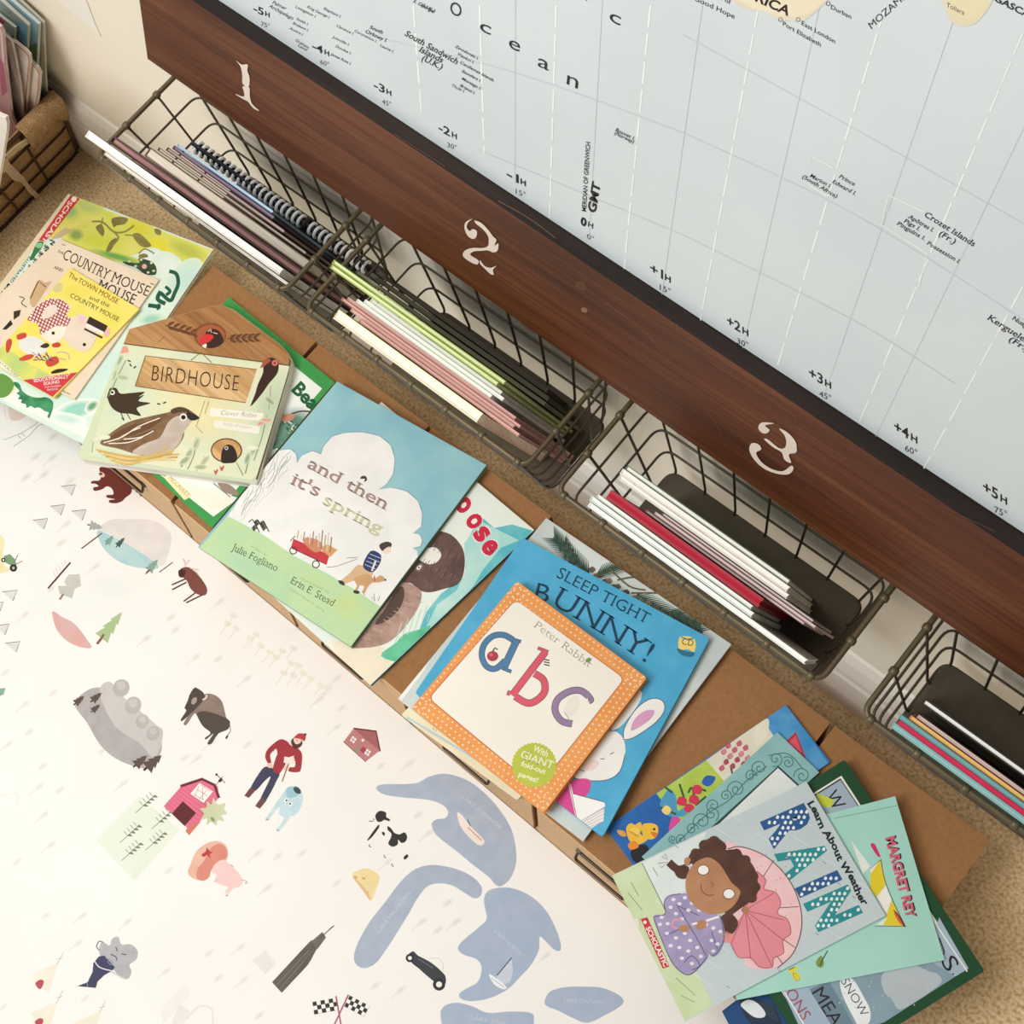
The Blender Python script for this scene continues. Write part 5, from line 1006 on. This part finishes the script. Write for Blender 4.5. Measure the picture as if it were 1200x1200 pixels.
for l in ([(182, 658), (215, 650), (212, 620), (225, 600), (260, 594)], [(250, 630), (275, 670), (310, 730), (330, 768)], [(245, 625), (310, 655)], [(370, 655), (380, 720), (360, 760), (345, 768)], [(182, 660), (210, 735), (240, 795), (278, 822), (310, 800), (332, 770)], [(215, 712), (262, 690)], [(268, 788), (290, 768), (312, 795), (290, 808)], [(345, 700), (362, 750)]): A.line('#5d5478', l, 2.4, 4)
for k, (x, y) in enumerate([(205, 660), (200, 680), (222, 678), (238, 610), (255, 622), (270, 605), (230, 632), (245, 650), (262, 665), (220, 705), (245, 718), (270, 705), (285, 725), (230, 740), (255, 745), (280, 755), (262, 775), (305, 745), (290, 790), (315, 770), (350, 690), (370, 700), (345, 725), (362, 735), (350, 755), (290, 620), (310, 640), (280, 640), (330, 680)]): A.ell('#e6e0ec', x, y, 6, 5, 0, 10)
skin = ('#b98662', '#b07c58', 60)
A.ell(skin, 350, 570, 78, 82, -20, 30).ell(skin, 278, 503, 10, 12).blob(skin, [(432, 640), (440, 628), (452, 640), (440, 652)]).blob(skin, [(300, 682), (312, 668), (330, 672), (328, 690), (308, 694)]).blob(skin, [(252, 690), (270, 680), (285, 690), (270, 702)]).up()
A.blob(hair, [(284, 510), (300, 485), (330, 470), (380, 470), (430, 500), (460, 560), (460, 610), (435, 620), (425, 585), (400, 560), (375, 520), (355, 500), (330, 492)]).line('#d99aa8', [(262, 668), (240, 668), (235, 685), (250, 692)], 7, 4).line('#f2ece6', [(290, 680), (305, 676)], 6).line('#f2ece6', [(330, 670), (366, 658)], 6).up()
for x, y in ((322, 527), (394, 594)): A.ell('#5a3c2c', x, y, 17, 15).up().ell('#f4efe8', x, y, 15, 13).up(-1)
A.line('#7a4a38', [(316, 565), (318, 585), (335, 598), (352, 596)], 2.6, 4).line('#8a5a42', [(342, 560), (350, 568), (344, 575)], 2.2, 3)
for p in ([(385, 700), (410, 712), (388, 722)], [(392, 712), (370, 705), (376, 722)]): A.line('#d9a06a', p, 2.5, 0, True)
A.poly('#c8323c', [(146, 665), (164, 660), (226, 798), (208, 804)]).up().text('SCHOLASTIC', (160, 690), (212, 800), 13, '#f4e6de', bold=.03).ell('#f4e6de', 158, 674, 5)
A.poly('#e3e3c4', [(125, 665), (140, 662), (145, 690), (135, 690)])
A.done()

# ================================================================== BOOKS STANDING IN THE WIRE BASKETS
LEAN = .27                                  # they lean on the front rail: metres towards the wall per metre down
def standing(kind, label, x0, x1, s, th, zt, cover, pages='#efe8da', grp='', tc=.0007, inn=.0012, cat='book'):
    """x0, x1: ends of the top edge as they would lie at z = .53; zt: height of the top edge (left, right)"""
    za, zc = zt if isinstance(zt, tuple) else (zt, zt)
    zb = .3822 + th * .15; f = lambda z: s + LEAN * (.53 - z)
    xa, xb = x0 * (1.5 - za) / .97, x1 * (1.5 - zc) / .97
    bx = {'1': -.893, '2': -.615, '3': -.330, '4': -.041}[BASKET[grp]]
    ba, bb = max(xa, bx + .0235), min(xb, bx + BKW - .0235)
    t = thing(kind, ((ba + bb) / 2, f(zb), zb), label, cat, grp)
    N = Vector((0, math.cos(math.atan(LEAN)), math.sin(math.atan(LEAN))))
    def pt(u, low, z_): x = (ba if z_ == 0 else xa) * (1 - u) + (bb if z_ == 0 else xb) * u; z = zb if z_ == 0 else za * (1 - u) + zc * u - low; return Vector((x, f(z), z))
    def slab(name, d0, d1, mat, low=0, u0=0, u1=1):
        P = [pt(u0, 0, 0), pt(u1, 0, 0), pt(u1, low, 1), pt(u0, low, 1)]
        m = MB(); m.prism([p + N * d0 for p in P], mat, N * (d1 - d0)); return m.build(name, t)
    cm = plain(cover, .5, .3); h = th / 2
    slab('front_cover', -h, -h + tc, cm); slab('back_cover', h - tc, h, cm)
    e = .005
    slab('page_block', -h + tc, h - tc, pages_mat(pages, 1), inn, e, 1 - e)
    slab('spine', -h + tc, h - tc, cm, .0003, 0, e - .0004)
    return t, f, N
g1 = 'books in the basket under the numeral one'; g2 = 'books in the basket under the numeral two'; g3 = 'books in the basket under the numeral three'; g4 = 'books in the basket at the right edge'
BASKET = {g1: '1', g2: '2', g3: '3', g4: '4'}
standing('picture_book', 'thin white book pressed against the front rail of the numeral-one basket', -.885, -.640, .2262, .0025, (.541, .500), '#e9e4d8', '#f3efe6', g1)
standing('picture_book', 'white book with pale blue edge jutting out at the left of the numeral-one basket', -.917, -.655, .2322, .0066, (.566, .515), '#eeeae0', '#f6f2ea', g1)
standing('story_book', 'dark maroon book with a pink page edge in the numeral-one basket', -.892, -.640, .2412, .0078, (.556, .490), '#4a1f1a', '#c99a94', g1, .002, .003)
standing('story_book', 'thick brown book with cream pages in the numeral-one basket', -.852, -.638, .2512, .0098, (.548, .488), '#6b4a34', '#dcd3c2', g1, .0012, .0015)
standing('story_book', 'thin dark brown paperback behind the cream pages in the numeral-one basket', -.845, -.650, .2594, .0030, (.553, .51), '#4a382c', '#cfc2b0', g1)
standing('story_book', 'narrow black book with pinkish pages in the numeral-one basket', -.838, -.682, .2640, .0034, .556, '#2c2422', '#b89a94', g1)
standing('story_book', 'dark purple book in the numeral-one basket, beside the pale blue one', -.834, -.700, .2688, .0036, .556, '#3a2c3c', '#8a7688', g1)
standing('story_book', 'slim pale blue book in front of the spiral notebook', -.832, -.705, .2726, .0026, .556, '#7fa9c4', '#dfe6ea', g1)
nb, f_, N_ = standing('spiral_notebook', 'black spiral-bound notebook at the back of the numeral-one basket', -.818, -.604, .2828, .0080, (.512, .440), '#17161a', '#2c2a2c', g1, .0012, .0005, cat='notebook')
mb = MB(); white_w = plain('#ffffff', .4, .5)
for i in range(32):
    u = .02 + .96 * i / 31; z = .512 + (.440 - .512) * u; x = (-.818 * (1.5 - .512) * (1 - u) - .592 * (1.5 - .440) * u) / .97
    c = Vector((x, f_(z), z)); U = Vector((0, -N_.z, N_.y))
    mb.tube([c + N_ * .0056 * math.cos(a) + U * (.0050 * math.sin(a) - .0015) for a in (math.pi * q / 8 for q in range(-1, 10))], .0016, white_w if i != 20 else steel, 6)
mb.tube([Vector((-.818 * (1.5 - .512) / .97, f_(.5165), .5165)), Vector((-.604 * (1.5 - .440) / .97, f_(.4445), .4445))], .0022, plain('#2a282a', .5, .4), 6)
mb.build('coil_binding', nb)
# basket
standing('picture_book', 'thick cream book at the front of the numeral-two basket', -.586, -.420, .2320, .0090, .557, '#ece2bc', '#f6f0dc', g2, .0009, .0010)
for i, (s, x0, x1, l) in enumerate([(.2393, -.565, -.384, 'front one'), (.2424, -.578, -.392, 'second one'), (.2455, -.592, -.388, 'third one'), (.2486, -.588, -.396, 'rear one')]):
    standing('picture_book', 'thin pink book in the numeral-two basket, %s of the four pink spines' % l, x0, x1, s, .0027, .555 - .003 * (i % 2), ['#c98f86', '#d9a49a', '#b97a72', '#dcaaa0'][i], '#e3c3b8', g2)
for i, (s, x0, x1, l) in enumerate([(.2520, -.580, -.425, 'just behind the pink books'), (.2556, -.574, -.415, 'second from the pink books'), (.2592, -.570, -.420, 'touching the lime green books')]):
    standing('picture_book', 'thin white book in the numeral-two basket, ' + l, x0, x1, s, .0031, .557, ['#dfe0d8', '#e9e8e0', '#cfd3cc'][i], '#f2f0ea', g2)
standing('picture_book', 'lime green book with white pages, front of the green pair', -.622, -.428, .2632, .0036, .575, '#a9bd4a', '#eff0d4', g2, .0009)
standing('picture_book', 'lime green book with white pages, rear of the green pair', -.624, -.424, .2675, .0036, .577, '#9db342', '#eff0d4', g2, .0009)
standing('picture_book', 'olive green book leaning low behind the lime green pair', -.600, -.384, .2730, .0036, .500, '#4f4f38', '#8a8468', g2)
standing('picture_book', 'dark green book lying low at the back of the numeral-two basket', -.590, -.385, .2790, .0042, (.478, .462), '#3f4430', '#6a6650', g2)
standing('picture_book', 'lowest dark brown book, rearmost in the numeral-two basket', -.585, -.390, .2850, .0042, (.462, .440), '#33291e', '#5c5242', g2)
# basket
standing('picture_book', 'long white book against the front rail of the numeral-three basket', -.301, -.094, .2272, .0040, .549, '#e4e8e0', '#f5f3ee', g3)
standing('picture_book', 'white book with pale green edge in the numeral-three basket', -.303, -.146, .2322, .0042, .553, '#cfddd2', '#f2f2ec', g3)
standing('picture_book', 'thin white book touching the red one in the numeral-three basket', -.300, -.150, .2366, .0032, .552, '#dcdcd4', '#f4f2ec', g3)
standing('story_book', 'red clothbound book in the numeral-three basket', -.294, -.147, .2432, .0080, .552, '#a0182c', '#b02438', g3, .0025, .0002)
for i, (s, x0, x1, l) in enumerate([(.2495, -.262, -.112, 'next to the red book'), (.2523, -.255, -.104, 'middle of three'), (.2551, -.250, -.108, 'rear of three')]):
    standing('magazine', 'thin magazine with pinkish pages in the numeral-three basket, ' + l, x0, x1, s, .0022, .545 + .002 * i, ['#8a6a66', '#c9aaa6', '#6a5450'][i], '#e3d3ce', g3, .0004, cat='magazine')
for i, (s, x0, x1, t_, l) in enumerate([(.2590, -.296, -.134, .0040, 'front of the rear three'), (.2638, -.298, -.137, .0046, 'middle of the rear three'), (.2686, -.297, -.140, .0040, 'rearmost')]):
    standing('picture_book', 'white paged book at the back of the numeral-three basket, ' + l, x0, x1, s, t_, .556 + .002 * i, ['#d9d2c6', '#e9e4da', '#4a6a50'][i], '#f4eee4', g3)
# basket
standing('picture_book', 'teal book with a white end against the front rail of the rightmost basket', -.019, .185, .2272, .0044, .546, '#7fb0b0', '#9cc4c2', g4, .0012, .0006)
standing('picture_book', 'crimson book in the rightmost basket between the two teal books', -.017, .180, .2316, .0034, .549, '#c41e48', '#d23a5e', g4, .0012, .0005)
standing('picture_book', 'teal book in the rightmost basket behind the crimson one', -.019, .185, .2355, .0034, .552, '#5f9496', '#8ab4b4', g4, .0012, .0005)
standing('picture_book', 'orange book with yellow pages in the rightmost basket', -.013, .182, .2393, .0032, .550, '#d98a5c', '#e8cf78', g4, .0006, .0008)
standing('picture_book', 'pale pinkish grey book in the rightmost basket', -.009, .180, .2432, .0026, .552, '#c2aaa2', '#d9cabf', g4)
standing('picture_book', 'white book with black covers at the back of the rightmost basket', -.012, .175, .2545, .0050, .551, '#1c1816', '#f0eee8', g4, .0012)

# ================================================================== THE BURLAP-LINED BIN
def planept(px, py, p0, n):
    r = Vector(ray(px, py)); c = Vector((0, 0, CH)); return c + r * ((Vector(p0) - c).dot(Vector(n)) / r.dot(Vector(n)))
BXR, BXT, BZ = -1.404, -1.317, .19
by0, by1, bxl = .02, .332, -1.72
bin_ = thing('wire_bin', (-1.56, .18, 0), 'dark wire bin lined with tan burlap at the upper left corner, by the wall', 'bin')
def burlap_mat():
    m, nt, b = base_mat('burlap'); setspec(b, .95, .05)
    f = noise_fac(nt, 500, 3); nt.links.new(ramp(nt, f, [(.3, '#8d6e4b'), (.5, '#b08e66'), (.7, '#c9a981')]), b.inputs['Base Color'])
    bp = nt.nodes.new('ShaderNodeBump'); bp.inputs['Strength'].default_value = .7; bp.inputs['Distance'].default_value = .002
    nt.links.new(f, bp.inputs['Height']); nt.links.new(bp.outputs[0], b.inputs['Normal']); return m
burlap = burlap_mat(); rust = plain('#4a3020', .6, .3, .3)
def brect(t, g=0):                          # t = 0 foot, 1 rim
    i = (BXT - BXR) * t
    return bxl - i + g, BXR + i - g, by0 - i * .4 + g, by1 - g, BZ * t
def shell(mb, g, t0, t1, mat, th):
    o0, o1, i0, i1 = brect(t0, g), brect(t1, g), brect(t0, g + th), brect(t1, g + th)
    c = lambda r: [Vector((r[0], r[2], r[4])), Vector((r[1], r[2], r[4])), Vector((r[1], r[3], r[4])), Vector((r[0], r[3], r[4]))]
    A_, B_, C_, D_ = c(o0), c(o1), c(i0), c(i1)
    v = A_ + B_ + C_ + D_; f = []
    for k in range(4):
        j = (k + 1) % 4; f += [[k, j, 4 + j, 4 + k], [8 + j, 8 + k, 12 + k, 12 + j], [4 + k, 4 + j, 12 + j, 12 + k], [j, k, 8 + k, 8 + j]]
    mb.add(v, f, mat); mb.add([p + Vector((0, 0, .001)) for p in C_], [[0, 1, 2, 3]], mat)
mb = MB(); shell(mb, .003, .02, 1.0, burlap, .003); mb.build('burlap_liner', bin_)
for k, t in enumerate((.012, .26, .5, .74, .985)):
    r = brect(t); mb = MB(); mb.tube(fillet([(r[0], r[2], r[4]), (r[1], r[2], r[4]), (r[1], r[3], r[4]), (r[0], r[3], r[4])], .02), .0022 if k in (0, 4) else .0016, rust, 6, True); mb.build('ring_wire', bin_, True)
lo, hi = brect(.012), brect(.985)
for k in range(6):
    f = .02 + .96 * k / 5; mb = MB(); mb.tube([(lo[1], lo[2] + (lo[3] - lo[2]) * f, lo[4]), (hi[1], hi[2] + (hi[3] - hi[2]) * f, hi[4])], .0016, rust, 6); mb.build('upright_wire', bin_, True)
for k in range(6):
    f = .05 + .9 * k / 5; mb = MB(); mb.tube([(lo[0] + (lo[1] - lo[0]) * f, lo[2], lo[4]), (hi[0] + (hi[1] - hi[0]) * f, hi[2], hi[4])], .0016, rust, 6); mb.build('upright_wire', bin_, True)
# turned-down cuff of the liner on the near right side, with wavy hem
slope = Vector((BXT - BXR, 0, BZ)).normalized(); nout = Vector((BZ, 0, -(BXT - BXR))).normalized()
ptop = lambda y: Vector((BXT, y, BZ)) + nout * .004
mb = MB(); rows = []
N = 16
for i in range(N + 1):
    y = .331 - (.331 - .262) * i / N; dip = .052 + .006 * math.sin(i * 1.3) + .004 * math.sin(i * 2.9)
    if i > N - 4: dip += (i - N + 3) * .004
    rows.append([Vector((BXT - .010, y, BZ + .001)), Vector((BXT - .001, y, BZ + .006)), ptop(y) + Vector((.004, 0, 0)), ptop(y) - slope * dip * .5 + nout * (.006 + .002 * math.sin(i * .9)), ptop(y) - slope * dip + nout * (.005 + .003 * math.sin(i * 1.1))])
v = [p for r in rows for p in r] + [p - nout * .0015 for r in rows for p in r]; n_ = len(rows) * 5; fs = []
for i in range(N):
    for j in range(4):
        a = i * 5 + j; fs += [[a, a + 5, a + 6, a + 1], [n_ + a, n_ + a + 1, n_ + a + 6, n_ + a + 5]]
for i in range(N): a = i * 5 + 4; fs.append([a, a + 5, n_ + a + 5, n_ + a])
mb.add(v, fs, burlap); mb.build('burlap_cuff', bin_, True)
# pale cotton tie with a knot
rib = plain('#c9b394', .9, .1, 0, .3, 700); pn = nout; po = Vector((BXT, 0, BZ)) + nout * .006
R_ = lambda px, py: planept(px, py, po, pn)
mb = MB()
for q in ([(34, 166), (20, 176), (8, 187), (5, 182), (18, 170), (32, 161)], [(3, 190), (8, 188), (20, 200), (27, 207), (24, 213), (14, 210), (4, 198)], [(27, 207), (36, 220), (46, 228), (50, 236), (44, 234), (34, 226), (24, 212)]): mb.prism([R_(*p) for p in q], rib, pn * .0018)
mb.prism([R_(*p) + pn * .0005 for p in [(-3, 184), (4, 183), (9, 190), (5, 198), (-3, 200), (-8, 192)]], rib, pn * .005); mb.build('cloth_tie', bin_)
# what stands in the bin
def sheet(kind, label, y, px, th, c, cat, extra=(), c2=None):
    """stands in the bin with its head towards the wall; y: distance of its foot"""
    k = .077; n = Vector((0, 1, -k)).normalized(); p0 = Vector((0, y, .012)); U = lambda x, yy: planept(x, yy, p0, n)
    P = [U(a / 8, b / 8) for a, b in px]
    xr = min(P[-1].x, BXR - .008)
    P += [Vector((xr, y, .012)), Vector((-1.70, y, .012))]
    t = thing(kind, (-1.55, y, .012), label, cat, 'books and sleeves standing in the burlap bin')
    m = MB(); cv = ink(c, c2 or None, 20, .4, .4); d = n
    m.prism(P, cv, d * .0008); A = Art(m, U, -n); A.zoom(0, 0, 8)
    for col, q in extra: A.poly(col, q)
    m.build('front_cover', t)
    m = MB(); Q = [p + d * .0008 - Vector((.001, 0, .001 if p.z > .1 else 0)) for p in P]; m.prism(Q, pages_mat('#d9d2c4', 1), d * (th - .0016)); m.build('page_block', t)
    m = MB(); m.prism([p + d * (th - .0008) for p in P], cv, d * .0008); m.build('back_cover', t)
sheet('plastic_sleeve', 'tall greyish clear sleeve, rearmost in the burlap bin', .3105, [(-260, -330), (170, -10), (408, 215), (424, 690), (440, 960)], .003, '#a9a698', 'sleeve', c2='#b5ad9a')
sheet('picture_book', 'tall blue and green book second from the back of the bin', .3045, [(-260, -320), (80, -10), (360, 232), (345, 640), (370, 960)], .005, '#6f9db2', 'book', [('#5f7a4a', [(270, 430), (345, 400), (338, 620), (280, 560)]), ('#86b0c0', [(270, 200), (356, 240), (350, 380), (275, 330)])], '#84abb8')
sheet('picture_book', 'tall teal and blue book in front of the blue and green one', .2985, [(-260, -200), (0, 5), (262, 240), (250, 500), (270, 900)], .005, '#84a8aa', 'book', [('#6fa0ba', [(150, 190), (255, 245), (245, 420), (170, 350)]), ('#4f6a52', [(170, 370), (246, 425), (244, 490), (200, 450)])], '#93a89c')
sheet('picture_book', 'grey-green book with a pink top corner in the bin', .2930, [(-260, -60), (0, 155), (138, 262), (132, 400), (160, 900)], .004, '#869a94', 'book', [('#b8506a', [(-40, 140), (0, 160), (45, 205), (20, 245), (-40, 250)]), ('#3f5248', [(80, 345), (130, 330), (130, 395)])], '#97a69c')
sheet('folder', 'white folder with red rounded edge behind the grey papers', .2815, [(-260, 200), (140, 400), (235, 475), (272, 520), (280, 570), (258, 800), (240, 1080)], .004, '#e3d9d2', 'folder', [('#b97a70', [(140, 398), (235, 473), (272, 518), (280, 570), (258, 800), (240, 1070), (228, 1070), (246, 790), (268, 570), (258, 526), (228, 488), (140, 412)])], '#cfc0ba')
sheet('folder', 'white folder with pinkish edge, right of the others in the bin', .2875, [(-260, 300), (280, 575), (345, 635), (374, 690), (368, 800), (335, 1060)], .004, '#e0d5cc', 'folder', [('#b9807a', [(280, 575), (345, 635), (374, 690), (368, 800), (335, 1060), (322, 1060), (355, 790), (360, 695), (335, 645), (280, 590)])], '#d3c3ba')
sheet('paper_booklet', 'crumpled grey booklet in the middle of the bin', .2735, [(-260, 130), (30, 320), (105, 390), (150, 600), (190, 830), (212, 1060)], .004, '#b3a6a6', 'booklet', [('#cfc4c2', [(40, 350), (100, 395), (180, 820), (140, 760)]), ('#7a6c70', [(40, 400), (60, 420), (120, 760), (90, 800)])], '#9c8e90')
sheet('paper_booklet', 'dusky pink booklet nearest the front of the bin', .2600, [(-260, 60), (0, 255), (25, 300), (50, 600), (80, 850), (110, 1090)], .004, '#b58f92', 'booklet', [('#cdb4b4', [(0, 258), (22, 300), (45, 600), (20, 560)]), ('#a05a68', [(-30, 500), (30, 600), (70, 860), (20, 900)])], '#a67c82')
sheet('paper_booklet', 'small white booklet low at the left edge of the photo', .165, [(-260, 960), (0, 1085), (50, 1105), (64, 1160), (60, 1240)], .004, '#ece6dc', 'booklet')
# a sheet of paper taped to the wall
mb = MB(); z_ = lambda x, y: aty(x / 8, y / 8, YW - .001)
mb.prism([z_(*p) for p in [(480, -60), (560, 20), (640, 95), (800, 215), (945, 345), (885, 215), (820, 40), (780, -60)]], ink('#faf6ee', '#f7f2e8', 4, .5, .4), (0, .0008, 0))
tag(mb.build('paper_sheet'), 'pointed corner of a white paper sheet on the wall at upper left', 'paper')
